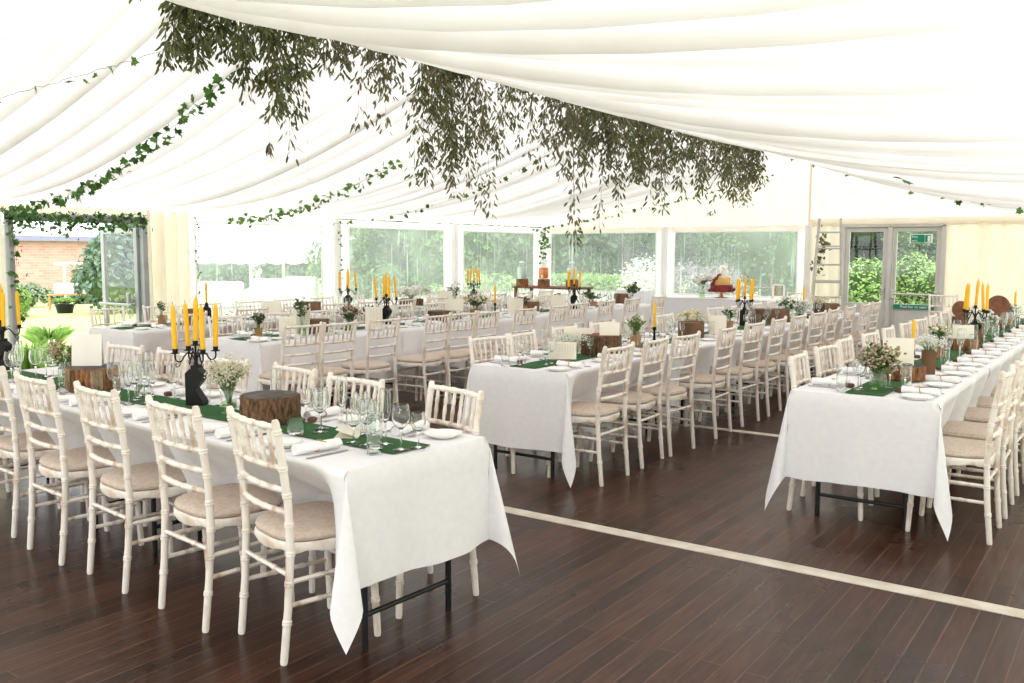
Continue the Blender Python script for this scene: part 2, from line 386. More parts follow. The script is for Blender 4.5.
def ceil_z(side, u, y):
    sag = .36
    if side < 0: sag *= max(.08, min(1, (YB - y) / 4.5 + .05))
    return RZ - (RZ - EZ) * u - 4 * sag * u * (1 - u)
def pleats(y0, y1):
    ps = []; y = y0 + .1
    while y < y1 - .05: ps.append((y, U(.03, .085), U(.016, .034))); y += U(.17, .42)
    return ps
def ceiling():
    m = MB()
    for side in (-1, 1):
        ps = pleats(YF, YB)
        ys = set([YF, YB])
        for p, a, w in ps:
            for k in (-2.4, -1.5, -.9, -.45, 0, .45, .9, 1.5, 2.4): ys.add(min(YB, max(YF, p + k * w)))
        ys = sorted(ys)
        tilt = {p: U(-.12, .12) for p, a, w in ps}
        def dz(y, u):
            z = 0; e = .25 + .75 * math.sin(PI * min(1, u * 1.15 + .02)) ** .7
            for p, a, w in ps:
                d = abs(y - p)
                if d < 3 * w: z -= a * e * math.exp(-(d / w) ** 2)
            return z
        span = (RX - XL) if side < 0 else (XR - RX)
        us = [.0, .008, .02, .04, .07, .11, .16, .22, .29, .36, .44, .52, .6, .68, .76, .83, .89, .94, .975, 1.0]
        wav = [U(-1, 1) for _ in range(6)]
        def fn(y, u):
            yy = y + .05 * math.sin(3 * u + y * .8 + wav[0]) * u + .03 * math.sin(7 * u + y * 2.1)
            yy = max(YF, min(YB - .01, yy))
            return (RX + side * span * u, yy, ceil_z(side, u, y) + dz(y, u) + .012 * math.sin(y * 4 + u * 5) * math.sin(PI * u))
        m.grid(fn, ys, us)
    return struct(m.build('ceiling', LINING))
ceiling()

def sheet(m, p0, p1, z0, z1, n, amp, per, ph=0, nz=8, gather=1, top=None):
    "a vertical pleated sheet from p0 to p1 (x,y), bulging along n"
    L = math.hypot(p1[0] - p0[0], p1[1] - p0[1]); k = max(2, int(L / per * 8))
    def fn(a, b):
        x = p0[0] + (p1[0] - p0[0]) * a; y = p0[1] + (p1[1] - p0[1]) * a
        zt = top(x, y) if top else z1
        z = z0 + (zt - z0) * b
        w = amp * (math.sin(a * L / per * 2 * PI + ph) + .5 * math.sin(a * L / per * 4.7 + ph * 2 + b * 1.5)) * (1 if gather == 1 else (.3 + .7 * b))
        return (x + n[0] * w, y + n[1] * w, z)
    m.grid(fn, lin(0, 1, k), lin(0, 1, nz))

# left wall: lining beside the door, curtain over the post, short drops between windows
wl = MB()
sheet(wl, (XL, YF), (XL, 5.38), 0, EZ, (1, 0), .02, .35)
sheet(wl, (XL, 7.22), (XL, 7.90), 0.02, EZ, (1, 0), .045, .19, .4)
sheet(wl, (XL, 5.3), (XL, 7.3), 1.96, EZ, (1, 0), .01, .35)
struct(wl.build('wall_left', CURTAIN))
# gable wall
wb = MB()
def rake(x, y):
    u = abs(x - RX) / ((RX - XL) if x < RX else (XR - RX)); return ceil_z(-1 if x < RX else 1, u, YB) + .02 + (.33 * math.sin(PI * u) if x > RX else 0)
sheet(wb, (XL, YB), (RX, YB), 1.93, 0, (0, -1), .006, .9, top=rake)
wb.m = 0
sheet(wb, (RX, YB), (XR, YB), 2.0, 0, (0, -1), .008, .6, top=rake)
wb.m = 1
sheet(wb, (-5.22, YB - .02), (-4.6, YB - .02), .02, 2.06, (0, -1), .03, .2, 1)
sheet(wb, (-2.92, YB - .02), (XR, YB - .02), .02, 2.06, (0, -1), .035, .3, 2)
# swagged pelmet along the head of the wall on the door side
def swag(a, b):
    x = -5.2 + 5.82 * a; seg = (x + 5.2) % 2.9 / 2.9
    return (x, YB - .05 - .03 * math.sin(PI * b) - .008 * math.sin(a * 160) * (1 - abs(2 * b - 1)), 2.14 - .11 * b - .05 * b * math.sin(PI * seg))
wb.m = 0
wb.grid(swag, lin(0, 1, 200), lin(0, 1, 6))
struct(wb.build('wall_back', [GABLE, CURTAIN]))
gp_ = MB(); gp_.tube([(RX, YB - .03, 2.03), (RX, YB - .015, RZ - .12)], .022, 8); struct(gp_.build('trim_9', GABLE))
wr = MB(); sheet(wr, (XR, YF), (XR, YB), 0, EZ, (-1, 0), .025, .4); struct(wr.build('wall_right', WALLR))

def post(x, y, h, nm):
    m = MB(); m.box((x, y, h / 2), (.10, .10, h), 0, .012)
    return struct(m.build(nm, PVCW, smooth=False))
for i, (x, y) in enumerate(((XL + .06, 10.66), (XL + .06, 13.73), (XL + .08, YB - .08), (-8.06, YB - .06), (-5.2, YB - .06))): post(x, y, 2.03, 'trim_%d' % (i + 3))

def window(k, p0, p1, q0, q1, zt=1.92, zb=.70, n=(1, 0)):
    "white wall panel p0..p1 (along the wall) with a clear sheet q0..q1"
    left = n[0] == 1
    def P(a, off, z): return (XL + off, a, z) if left else (a, YB - off, z)
    m = MB()
    def rect(a0, a1, z0, z1, off=.0):
        m.grid(lambda a, b: P(a0 + (a1 - a0) * a, off + .006 * math.sin(a * 9 + b * 4), z0 + (z1 - z0) * b), lin(0, 1, 8), lin(0, 1, 4))
    rect(p0, q0, 0, EZ - .02); rect(q1, p1, 0, EZ - .02); rect(q0, q1, 0, zb); rect(q0, q1, zt, EZ - .02)
    for a0, z0, a1, z1 in ((q0, zb, q1, zb), (q0, zt, q1, zt), (q0, zb, q0, zt), (q1, zb, q1, zt)):
        m.tube([P(a0, .01, z0), P(a1, .01, z1)], .014, 6)
    f = struct(m.build('window_%d' % k, PVCW))
    g = MB(); g.grid(lambda a, b: P(q0 + (q1 - q0) * a, .004 + .012 * math.sin(a * 5 + k) * math.sin(PI * b), zb + (zt - zb) * b), lin(0, 1, 12), lin(0, 1, 10))
    g.build('pane', PANE, f)
window(1, 7.86, 10.66, 7.98, 10.36)
window(2, 10.66, 13.73, 10.97, 13.46)
window(3, 13.73, YB, 14.05, 16.52)
window(4, XL, -8.06, -10.78, -8.27, n=(0, 1))
window(5, -8.06, -5.2, -7.86, -5.40, n=(0, 1))

# doors
def door_leaf(m, g, o, ax, w, h=1.80, kick=.62, bar=True):
    "frame into m, glass into g; from o along unit ax"
    nx = (-ax[1], ax[0])
    rz = math.atan2(ax[1], ax[0])
    def B(mm, a0, a1, z0, z1, t=.045):
        c = (o[0] + ax[0] * (a0 + a1) / 2, o[1] + ax[1] * (a0 + a1) / 2, (z0 + z1) / 2); mm.box(c, (a1 - a0, t, z1 - z0), rz, .004)
    s = .075
    B(m, 0, s, 0, h); B(m, w - s, w, 0, h); B(m, s, w - s, h - s, h); B(m, s, w - s, 0, .1); B(m, s, w - s, kick, kick + .09)
    B(g, s, w - s, kick + .09, h - s, .008)
    return B
d1 = MB(); g1 = MB()
d1.box((XL + .02, 5.43, .98), (.09, .07, 1.96), 0, .006); d1.box((XL + .02, 7.17, .98), (.09, .07, 1.96), 0, .006); d1.box((XL + .02, 6.3, 1.915), (.09, 1.8, .09), 0, .006)
B1 = door_leaf(d1, g1, (XL - .03, 7.12), (-1, 0), .85, 1.82, .12)
B2 = door_leaf(d1, g1, (XL - .03, 5.44), (-1, 0), .85, 1.82, .12)
df = struct(d1.build('door_1', ALUD, smooth=False)); g1.build('pane', DGLASS, df, smooth=False)
hb = MB(); hb.tube([(XL - .08, 7.03, .80), (XL - .84, 7.03, .80)], .018, 8); hb.tube([(XL - .12, 7.03, .80), (XL - .12, 7.1, .80)], .022, 8); hb.box((XL - .16, 7.04, .86), (.05, .05, .2), 0, .01); hb.build('push_bar', ALUD, df)
d2 = MB(); g2 = MB(); p2 = MB()
for x, w in ((-4.58, .07), (-3.785, .075), (-2.93, .08)): d2.box((x, YB - .02, 1.0), (w, .09, 2.0), 0, .006)
d2.box((-3.75, YB - .02, 2.005), (1.7, .09, .06), 0, .006)
for a, b in ((-4.545, -3.83), (-3.75, -2.965)):
    B = door_leaf(d2, g2, (a, YB), (1, 0), b - a, 1.97, .56)
    p2.box(((a + b) / 2, YB, .33), (b - a - .15, .02, .46), 0, .004)
df2 = struct(d2.build('door_2', DOORP, smooth=False)); g2.build('pane', DGLASS, df2, smooth=False); p2.build('kick_panel', DOORP, df2, smooth=False)
hb = MB(); hb.tube([(-3.70, YB - .09, .82), (-3.02, YB - .09, .82)], .017, 8); hb.box((-3.72, YB - .06, .82), (.05, .09, .16), 0, .01); hb.box((-3.0, YB - .06, .82), (.05, .09, .12), 0, .01); hb.tube([(-3.735, YB - .05, .1), (-3.735, YB - .05, 1.8)], .012, 6); hb.build('push_bar', ALU, df2)
hb = MB(); hb.tube([(-3.86, YB - .04, .87), (-3.86, YB - .09, .87), (-3.95, YB - .09, .87)], .011, 6); hb.box((-3.86, YB - .03, .83), (.035, .02, .18), 0, .004); hb.build('door_handle', ALU, df2)

def text(s, size, loc, m, parent, name, rz=0, ext=.001):
    cu = bpy.data.curves.new(name, 'FONT'); cu.body = s; cu.size = size; cu.extrude = ext; cu.align_x = 'CENTER'; cu.align_y = 'CENTER'
    cu.materials.append(m); o = bpy.data.objects.new(name, cu); C.objects.link(o); bpy.context.view_layer.update(); me = bpy.data.meshes.new_from_object(o.evaluated_get(bpy.context.evaluated_depsgraph_get())); bpy.data.objects.remove(o)
    o = bpy.data.objects.new(name, me); C.objects.link(o); o.parent = parent; o.location = loc; o.rotation_euler = (PI / 2, 0, rz); return o
# fire exit sign inside the glass of the right-hand leaf
sg = thing('fire_exit_sign', 'green and white fire exit sign on the glass of the garden fire door', 'sign', (-3.29, YB - .02, 1.775))
q = MB(); q.box((0, -.006, 0), (.46, .006, .19), 0, .001); q.build('sign_board', SIGNW, sg, False)
q = MB(); q.box((-.065, -.0105, 0), (.27, .003, .165), 0, .0008); q.build('green_panel', SIGNG, sg, False)
text('Fire', .075, (-.125, -.0135, .035), SIGNW, sg, 'lettering'); text('exit', .075, (-.125, -.0135, -.04), SIGNW, sg, 'lettering')
q = MB()  # running figure beside a doorway
q.box((.135, -.0105, 0), (.11, .003, .15)); q.m = 1; q.box((.15, -.0125, -.005), (.06, .002, .125)); q.m = 0
q.blob((.118, -.0145, .04), .014, 8, 5, (1, .15, 1)); q.tube([(.12, -.0145, .022), (.112, -.0145, -.018), (.135, -.0145, -.045)], .008, 6); q.tube([(.112, -.0145, -.018), (.098, -.0145, -.05)], .008, 6); q.tube([(.12, -.0145, .015), (.143, -.0145, .0)], .006, 6)
q.build('pictogram', [SIGNG, SIGNW], sg, False); sg.scale = (.8, 1, .8)
sg = thing('door_sign', 'long green sign reading push bar to open under the door glass', 'sign', (-3.36, YB - .035, .605))
q = MB(); q.box((0, -.004, 0), (.66, .008, .075), 0, .001); q.build('sign_board', SIGNG, sg, False)
text('Push bar to open', .062, (.0, -.0095, .002), SIGNW, sg, 'lettering')

# ------------------------------------------------------------------ chairs
def limb(m, pts, r, rings, n=10):
    "turned post with bamboo rings at the given heights"
    pts = [Vector(p) for p in pts]; L = [0]
    for a, b in zip(pts, pts[1:]): L.append(L[-1] + (b - a).length)
    def P(s):
        for i in range(len(pts) - 1):
            if s <= L[i + 1] or i == len(pts) - 2:
                t = (s - L[i]) / max(1e-6, L[i + 1] - L[i]); return pts[i].lerp(pts[i + 1], t)
    st = [(0, r * .82), (.012, r * .95), (L[-1] - .012, r * .98), (L[-1], r * .7)]
    for k in rings:
        s = k * L[-1]
        for d, f in ((-.011, 1), (-.008, 1.2), (-.003, 1.2), (0, .97), (.003, 1.2), (.008, 1.2), (.011, 1)): st.append((s + d, r * f))
    for p in L[1:-1]: st.append((p, r))
    st.sort(); m.tube([P(max(0, min(L[-1], a))) for a, _ in st], [b for _, b in st], n)
RX0 = .187
REAR = [(-.222, 0), (-.200, .22), (-.188, .43), (-.196, .62), (-.222, .80), (-.243, .925)]
def rear_y(z):
    for (a, za), (b, zb) in zip(REAR, REAR[1:]):
        if z <= zb: return a + (b - a) * (z - za) / (zb - za)
    return REAR[-1][0]
def rear_x(z): return RX0 + .012 * (z - .45)
def seat_outline(k=1.0, n=40):
    pts = []
    for i in range(n):
        a = 2 * PI * i / n; c, s = math.cos(a), math.sin(a)
        e = .62; x = abs(c) ** e * math.copysign(1, c); y = abs(s) ** e * math.copysign(1, s)
        w = .205 + .012 * y
        pts.append((x * w * k, .0 + y * .20 * k))
    return pts
def chair_parts(full):
    root = thing('banquet_chair', '', 'chair')
    o = seat_outline(); n = len(o)
    m = MB(); vs = []; fs = []
    for k, z in ((.90, .408), (.985, .408), (1.0, .414), (1.0, .438), (.975, .446), (.88, .446)):
        for i, (x, y) in enumerate(o):
            zz = z - (.007 * math.cos(8 * 2 * PI * i / n) if z < .42 else 0); vs.append((x * k, y * k, zz))
    for r in range(5):
        for i in range(n): fs.append((r * n + i, r * n + (i + 1) % n, r * n + n + (i + 1) % n, r * n + n + i))
    fs.append(tuple(range(5 * n, 6 * n))); fs.append(tuple(range(n - 1, -1, -1)))
    m.add(vs, fs); seat = m.build('seat', LIMEF, root)
    m = MB(); vs = []; fs = []; pr = [(.86, .4462), (.965, .451), (.985, .462), (.955, .477), (.86, .487), (.6, .493), (.25, .495)]
    for k, z in pr:
        for x, y in o: vs.append((x * k, y * k, z))
    for r in range(len(pr) - 1):
        for i in range(n): fs.append((r * n + i, r * n + (i + 1) % n, r * n + n + (i + 1) % n, r * n + n + i))
    fs.append(tuple(range((len(pr) - 1) * n, len(pr) * n))); fs.append(tuple(range(n - 1, -1, -1)))
    m.add(vs, fs); m.build('cushion', PAD, seat)
    nn = 10 if full else 6
    for s in (-1, 1):
        m = MB(); limb(m, [(s * rear_x(z), y, z) for y, z in REAR], .0155, (.17, .33, .45, .57, .69, .80, .95) if full else (.33, .57, .8), nn); m.build('leg', LIME, root)
    for s in (-1, 1):
        m = MB(); limb(m, [(s * .186, .185, 0), (s * .178, .165, .42)], .0155, (.36, .66) if full else (.5,), nn); m.build('leg', LIME, root)
    def rail(m, z, r, rg):
        x = rear_x(z) - .006; y = rear_y(z)
        pts = [(x * (-1 + 2 * i / 8), y - .022 * math.sin(PI * i / 8), z) for i in range(9)]
        limb(m, pts, r, rg, 8 if full else 6)
    def spind(m, i):
        x = -.187 + .374 * (i + .75) / 6.5
        c = .022 * math.sin(PI * (x + .19) / .38)
        limb(m, [(x * .97, rear_y(.745) - c, .745), (x, rear_y(.89) - c, .893)], .0082, (.33, .66) if full else (.5,), 6)
    if full:
        for z, r in ((.897, .0125), (.742, .0115), (.657, .0115), (.573, .0115)):
            m = MB(); rail(m, z, r, (.2, .4, .6, .8)); m.build('back_rail', LIME, root)
        for i in range(6):
            m = MB(); spind(m, i); m.build('spindle', LIME, root)
    else:
        m = MB()
        for z, r in ((.897, .0125), (.742, .0115), (.657, .0115), (.573, .0115)): rail(m, z, r, ())
        for i in range(6): spind(m, i)
        m.build('backrest', LIME, root)
    def st(a, b): limb(m, [a, b], .0095, (.33, .66) if full else (), 6)
    def fl(s, z): return (s * (.186 - .008 * z / .42), .185 - .02 * z / .42, z)
    def rl(s, z): return (s * rear_x(z), rear_y(z), z)
    bars = [(rl(-1, .335), rl(1, .335))] + [(fl(-1, z), fl(1, z)) for z in (.27, .35)] + [(fl(s, z), rl(s, z)) for s in (-1, 1) for z in (.22, .31)]
    if full:
        for a, b in bars:
            m = MB(); st(a, b); m.build('stretcher', LIME, root)
    else:
        m = MB()
        for a, b in bars: st(a, b)
        m.build('stretcher', LIME, root)
    return root
CH_FULL = Kind(lambda: chair_parts(True)); CH_FAR = Kind(lambda: chair_parts(False))
def chair(x, y, rz, label, group):
    d = (Vector((x, y, .5)) - CAM).dot(F)
    return (CH_FULL if d < 6.9 else CH_FAR).put((x, y, 0), rz, label, group)

# ------------------------------------------------------------------ tables and cloths
ZT = .738
class Table:
    def __init__(s, key, name, origin, ang, L, w, sides, hang, ntrest):
        # u runs along the table from its near end, v across it
        s.key, s.name, s.L, s.w, s.sides, s.hang, s.nt = key, name, L, w, sides, hang, ntrest
        s.o = Vector((*origin, 0)); s.ang = ang
        s.u = Vector((math.cos(ang), math.sin(ang), 0)); s.v = Vector((-math.sin(ang), math.cos(ang), 0))
        s.seats = {0: [], 1: []}; s.seatout = {0: [], 1: []}
    def P(s, u, v, z): return s.o + s.u * u + s.v * v + Vector((0, 0, z))
def make_trestle(T, k, loc, label):
    r = thing('folding_table', label, 'table', loc, T.ang, 'folding tables under the cloths')
    seg = T.L / T.nt; uc = (k + .5) * seg; st = T.seats[0] + T.seats[1]
    m = MB(); m.box((0, 0, .722), (seg - .01, .745, .026), 0, .006); m.build('tabletop', PLY, r, False)
    for s in (-1, 1):
        x = max((s * (.36 + .02 * i) for i in range(23)), key=lambda q: min(.3, min(abs(uc + q - c) for c in st)) + .05 * abs(q))
        if k == 0 and s < 0: x = .085 - uc
        if k == T.nt - 1 and s > 0: x = T.L - .085 - uc
        hs = .24 if (k == 0 and s < 0) or (k == T.nt - 1 and s > 0) else .13
        for q in (-1, 1):
            m = MB(); m.tube([(x - s * .20, q * .05, .70), (x - s * .20, q * .06, .69), (x, q * (hs - .02), .44), (x + s * .01, q * hs, .38), (x + s * .01, q * hs, 0)], .0135, 8); m.build('leg', STEEL, r)
        m = MB(); m.tube([(x + s * .008, -hs, .13), (x + s * .008, hs, .13)], .011, 8); m.build('crossbar', STEEL, r)
    return r
def smooth(t): t = max(0, min(1, t)); return t * t * (3 - 2 * t)
def make_cloth(T, k, sag_seed):
    "linen over trestle k of table T: top, long sides pushed up by the seats, hanging corners at the table's ends"
    rng = random.Random(sag_seed)
    seg = T.L / T.nt; u0 = k * seg - (0 if k == 0 else .07); u1 = (k + 1) * seg + (0 if k == T.nt - 1 else .10)
    z = ZT + .0015 + .0022 * (k % 2); off = .004 + .006 * (k % 2); h = T.hang
    e0, e1 = k == 0, k == T.nt - 1
    ph = [rng.uniform(0, 6.28) for _ in range(8)]
    lower = T.key in ('RT',)
    def inset(u, side):
        "how far the seats push the hanging cloth in under the table"
        d, o = min((abs(u - c), q) for c, q in T.seatout[side])
        full = max(0, .215 - o)
        g = full * (.32 + .68 * (1 - smooth((d - .17) / .16)))
        e = min(u if e0 else 9, T.L - u if e1 else 9)
        return g * smooth((e - .03) / .20)
    m = MB()
    n = max(8, int((u1 - u0) / .035)); us = lin(u0, u1, n + 1); us = ([us[0] - off] if e0 else []) + [us[0], us[0] + .008] + us[1:-1] + [us[-1] - .008, us[-1]] + ([us[-1] + off] if e1 else [])
    nb = 9
    # top
    m.grid(lambda u, v: T.P(u, v, z + .0012 * math.sin(u * 7 + ph[1]) * math.sin(v * 9)), us, [-off, .008] + lin(.06, T.w - .06, 8) + [T.w - .008, T.w + off])
    def fold(s, t):  # outward ripple along a hanging edge
        return t ** 1.2 * (.016 * math.sin(s * 9 + ph[2]) + .011 * math.sin(s * 17 + ph[3]) + .006 * math.sin(s * 31 + ph[4]))
    for side in (0, 1):
        vv, sg = ((-off, -1) if side == 0 else (T.w + off, 1))
        def fn(u, b):
            ins = inset(u, side); q = b * h; dz = .242; L1 = math.hypot(ins, dz); t = q / h
            ee = min(u if e0 else 9, T.L - u if e1 else 9)
            if q < L1: k_ = q / L1; x_ = -ins * k_ ** 1.15; zz = z - dz * k_
            else: x_ = -ins; zz = z - dz - (q - L1)
            out = .012 * smooth(q / .03) + x_ + (.9 * fold(u, t) + .006 * math.sin(u * 23 + b * 6 + ph[6]) * smooth(t * 3)) * smooth(ee / .12)
            return T.P(u, vv + sg * out, zz)
        m.grid(fn, us, lin(0, 1, 19))
    for end in (0, 1):
        if not (e0 if end == 0 else e1): continue
        uu, su = ((u0 - off, -1) if end == 0 else (u1 + off, 1))
        def fe(v, b):
            ed = smooth(min(v + off, T.w + off - v) / .16)
            q = b * (h - .012 * ed * math.sin(v * 5 + ph[5])); t = q / h
            out = .012 * smooth(q / .03) + ed * (t * .03 + .5 * fold(v, t) - .02 * t * math.sin(PI * v / T.w))
            return T.P(uu + su * out, v, z - q)
        m.grid(fe, lin(-off, T.w + off, 29), lin(0, 1, nb + 3))
        for side in (0, 1):
            vv, sv = ((-off, -1) if side == 0 else (T.w + off, 1))
            ou = Vector((su * .70710678, sv * .70710678)); tn = Vector((-su * .70710678, sv * .70710678))
            Bk = rng.uniform(.20, .24) if T.key == 'T1' else rng.uniform(.13, .18); A = Bk * .55
            def fc(ph_, b):
                c, s_ = math.cos(ph_), math.sin(ph_)
                lim = h / max(c, s_); r = b * lim
                s2 = max(0, math.sin(2 * ph_))
                o_ = Bk * r * s2; t_ = A * r * math.sin(4 * ph_)
                dn = math.sqrt(max(1e-6, r * r - o_ * o_ - t_ * t_))
                lip = .012 * smooth(r / .03)
                g = ph_ / (PI / 2); p = Vector((uu, vv)) + Vector((su * lip * (1 - g), sv * lip * g)) + ou * o_ + tn * t_
                # seam lines follow the two faces
                return T.P(p.x - su * lip * 0, p.y, max(.006, z - dn))
            m.grid(fc, lin(0, PI / 2, 19), lin(0, 1, nb + 3))
    return m
TABLES = {}
def build_table(T, labels_cloth, labels_tab):
    TABLES[T.key] = T
    seg = T.L / T.nt
    for k in range(T.nt):
        c = T.P((k + .5) * seg, T.w / 2, 0)
        make_trestle(T, k, c, labels_tab % ORD[k])
        m = make_cloth(T, k, hash(T.key) % 1 + k * 13 + len(T.name))
        o = m.build('tablecloth', CLOTH)
        # weld seams
        import bmesh
        bm = bmesh.new(); bm.from_mesh(o.data); bmesh.ops.remove_doubles(bm, verts=bm.verts, dist=.0015); bmesh.ops.recalc_face_normals(bm, faces=bm.faces); bm.to_mesh(o.data); bm.free()
        o.data.polygons.foreach_set('use_smooth', [True] * len(o.data.polygons))
        tag(o, labels_cloth % ORD[k], 'tablecloth', 'white tablecloths')
    r = MB(); a, b = .05, T.L - .05
    us = lin(a, b, int(T.L / .08))
    hw = .105
    for zz in (.0095, .0055): pass
    r.grid(lambda u, v: T.P(u, T.w / 2 + v, ZT + .0095 + .0006 * math.sin(u * 23 + v * 20)), us, lin(-hw, hw, 5))
    for s in (-1, 1): r.grid(lambda u, q: T.P(u, T.w / 2 + s * hw, ZT + .0095 - .0035 * q), us, [0, 1])
    for u in (a, b): r.grid(lambda v, q: T.P(u, T.w / 2 + v, ZT + .0095 - .0035 * q), lin(-hw, hw, 5), [0, 1])
    tag(r.build('table_runner', TURF), 'dark green runner down the middle of the ' + T.name, 'table runner', 'green table runners')

# chair positions per table: (distance along the table, how far the seat centre stands outside the edge, turn)
T1 = Table('T1', 'front table', (-2.31, 3.09), PI - math.radians(3), 3.75, .78, ('far', 'near'), .45, 2)
MT = Table('MT', 'middle table', (-3.11, 5.06), PI / 2, 7.45, .78, ('right', 'window'), .53, 4)
RT = Table('RT', 'rightmost table', (-.90, 5.22), PI / 2, 7.45, .78, ('right', 'window'), .51, 4)
T4 = Table('T4', 'table second from windows', (-6.24, 5.14), PI / 2, 7.45, .76, ('right', 'window'), .52, 4)
T5 = Table('T5', 'table along windows', (-8.11, 5.14), PI / 2, 7.45, .76, ('right', 'window'), .52, 4)
SEATS = {
 'T1': {1: [(.34, -.115, -11), (.853, -.085, -4), (1.503, -.105, -4), (2.10, -.10, -2), (2.73, -.15, -2), (3.36, -.13, -1)],
        0: [(.32, -.12, -13), (.87, -.19, -2), (1.44, -.12, -7), (2.02, -.12, 2), (2.62, -.10, -6), (3.15, -.1, 2)]},
 'MT': {0: [(.27, .0, 0), (.86, -.02, 3), (1.36, .0, -4), (2.15, .0, 3), (2.80, .0, -2), (3.42, .0, 2), (4.02, .0, 0), (4.62, .02, -3), (5.22, .0, 2), (5.9, .0, 0), (6.5, .02, 2), (7.1, .0, 0)],
        1: [(.24, -.18, -8), (.70, -.2, 6), (1.38, -.15, 2), (2.0, -.15, -3), (2.62, -.15, 3), (3.25, -.15, 0), (3.9, -.15, 2), (4.66, -.1, -3), (5.2, -.15, 2), (5.8, -.15, 0), (6.4, -.15, 2), (7.0, -.15, 0)]},
 'RT': {0: [(.26, .05, 0), (.84, .05, 1), (1.46, .05, -1), (2.05, .05, 1), (2.66, .05, 0), (3.27, .05, 1), (3.88, .05, -1), (4.49, .05, 0), (5.1, .05, 0), (5.7, .05, 0), (6.3, .05, 0), (6.95, .05, 0)],
        1: [(.30, -.18, 5), (.92, -.16, -4), (1.53, -.12, 3), (2.15, -.14, -2), (2.75, -.14, 2), (3.4, -.14, 0), (4.0, -.14, -3), (4.6, -.14, 2), (5.2, -.14, 0), (5.8, -.14, 0), (6.4, -.14, 0), (7.0, -.14, 0)]},
 'T4': {0: [(.13, .17, -3), (.47, .24, 2), (1.03, .25, 0), (1.73, .30, 4), (2.12, .32, -2), (2.47, .36, 3), (3.14, .38, 0), (3.78, .4, 4), (4.4, .3, -2), (5.1, .3, 2), (5.8, .3, 0), (6.6, .3, 0)],
        1: [(.35, -.1, 4), (.95, -.05, -3), (1.55, -.1, 2), (2.2, -.1, 0), (2.8, -.1, 3), (3.4, -.1, -2), (4.0, -.1, 0), (4.6, -.1, 2), (5.2, -.1, 0), (5.8, -.1, 0), (6.4, -.1, 0), (7.0, -.1, 0)]},
 'T5': {0: [(.36, .13, 14), (1.30, -.05, -3), (1.9, -.05, 2), (2.5, -.05, 0), (3.1, -.05, -2), (3.75, -.05, 2), (4.4, -.05, 0), (5.1, -.05, 0), (5.8, -.05, 0), (6.5, -.05, 0), (7.1, -.05, 0)],
        1: [(.35, .0, 4), (.95, .0, -3), (1.6, .0, 2), (2.2, .0, 0), (2.8, .0, 3), (3.4, .0, -2), (4.0, .0, 0), (4.6, .0, 2), (5.2, .0, 0), (5.8, .0, 0), (6.4, .0, 0), (7.0, .0, 0)]}}
for T in (T1, MT, RT, T4, T5):
    for side in (0, 1): T.seats[side] = [a for a, _, _ in SEATS[T.key][side]]; T.seatout[side] = [(a, o) for a, o, _ in SEATS[T.key][side]]
    build_table(T, 'white linen cloth, %s trestle from the near end, ' + T.name, 'folding table with black legs, %s from near end, ' + T.name)
    for side in (0, 1):
        for i, (u, out, turn) in enumerate(SEATS[T.key][side]):
            p = T.P(u, -out if side == 0 else T.w + out, 0)
            ang = T.ang + (0 if side == 0 else PI) + math.radians(turn)
            chair(p.x, p.y, ang, 'limewashed spindle chair, %s from near end, %s side of %s' % (ORD[i], T.sides[side], T.name), 'chairs of the ' + T.name)
# odd chairs by the fire door
chair(-2.46, 14.6, math.radians(178 + 25), 'limewashed spindle-back chair standing alone in front of the fire door', None)
chair(-4.55, 14.0, math.radians(172), 'limewashed spindle-back chair left of the stepladder foot', None)

# ------------------------------------------------------------------ tableware
def m_plate():
    m = MB(); m.lathe([(0.001, .004), (.05, .004), (.055, .006), (.080, .013), (.083, .0145), (.083, .0165), (.078, .0155), (.054, .009), (.05, .007), (.001, .007)], 28); m.lathe([(.052, 0), (.055, 0), (.055, .006), (.05, .005)], 28)
    return tag(m.build('side_plate', CHINA), '', 'plate')
def goblet(name, foot, bowl, stem, t=.0011, n=20):
    "one closed turned profile: foot, stem, bowl outside, rim, bowl inside"
    pr = [(.0005, 0), (foot, 0), (foot + .001, .001), (foot, .002), (.010, .0048), (.005, .009), (.0036, .02), (.0034, stem - .02), (.0042, stem - .008)]
    pr += bowl + [(bowl[-1][0] - t * .5, bowl[-1][1] + .0008)]
    pr += [(max(.0005, r - t), z + (0.0 if k else .0)) for k, (r, z) in enumerate(reversed(bowl)) if r - t > .002 and z > stem + .004] + [(.0005, stem + .004)]
    m = MB(); m.lathe(pr, n); return tag(m.build(name, GLASS), '', 'glass')
def m_wine(): return goblet('wine_glass', .033, [(.009, .086), (.022, .095), (.0325, .112), (.0365, .132), (.035, .155), (.0305, .182), (.0298, .184)], .080)
def m_wine2(): return goblet('small_wine_glass', .029, [(.012, .07), (.025, .082), (.030, .10), (.029, .12), (.0265, .142), (.026, .1435)], .064)
def m_flute(): return goblet('champagne_flute', .029, [(.006, .092), (.015, .105), (.022, .13), (.0245, .16), (.023, .20), (.0205, .228), (.02, .229)], .086)
def m_tumb():
    m = MB(); m.lathe([(.0005, 0), (.0265, 0), (.0277, .0012), (.028, .003), (.0281, .006), (.029, .08), (.0297, .141), (.0298, .1445), (.0292, .1455), (.0286, .1445), (.0285, .141), (.0277, .08), (.0268, .014), (.0262, .0095), (.0245, .0085), (.0005, .008)], 20)
    return tag(m.build('tall_tumbler', GLASS), '', 'glass')
def m_bowl():
    m = MB(); m.lathe([(.0005, 0), (.03, 0), (.036, .01), (.040, .03), (.040, .062), (.0392, .063), (.0385, .062), (.0385, .03), (.033, .012), (.0005, .006)], 20)
    return tag(m.build('tea_light_glass', GLASS), '', 'glass')
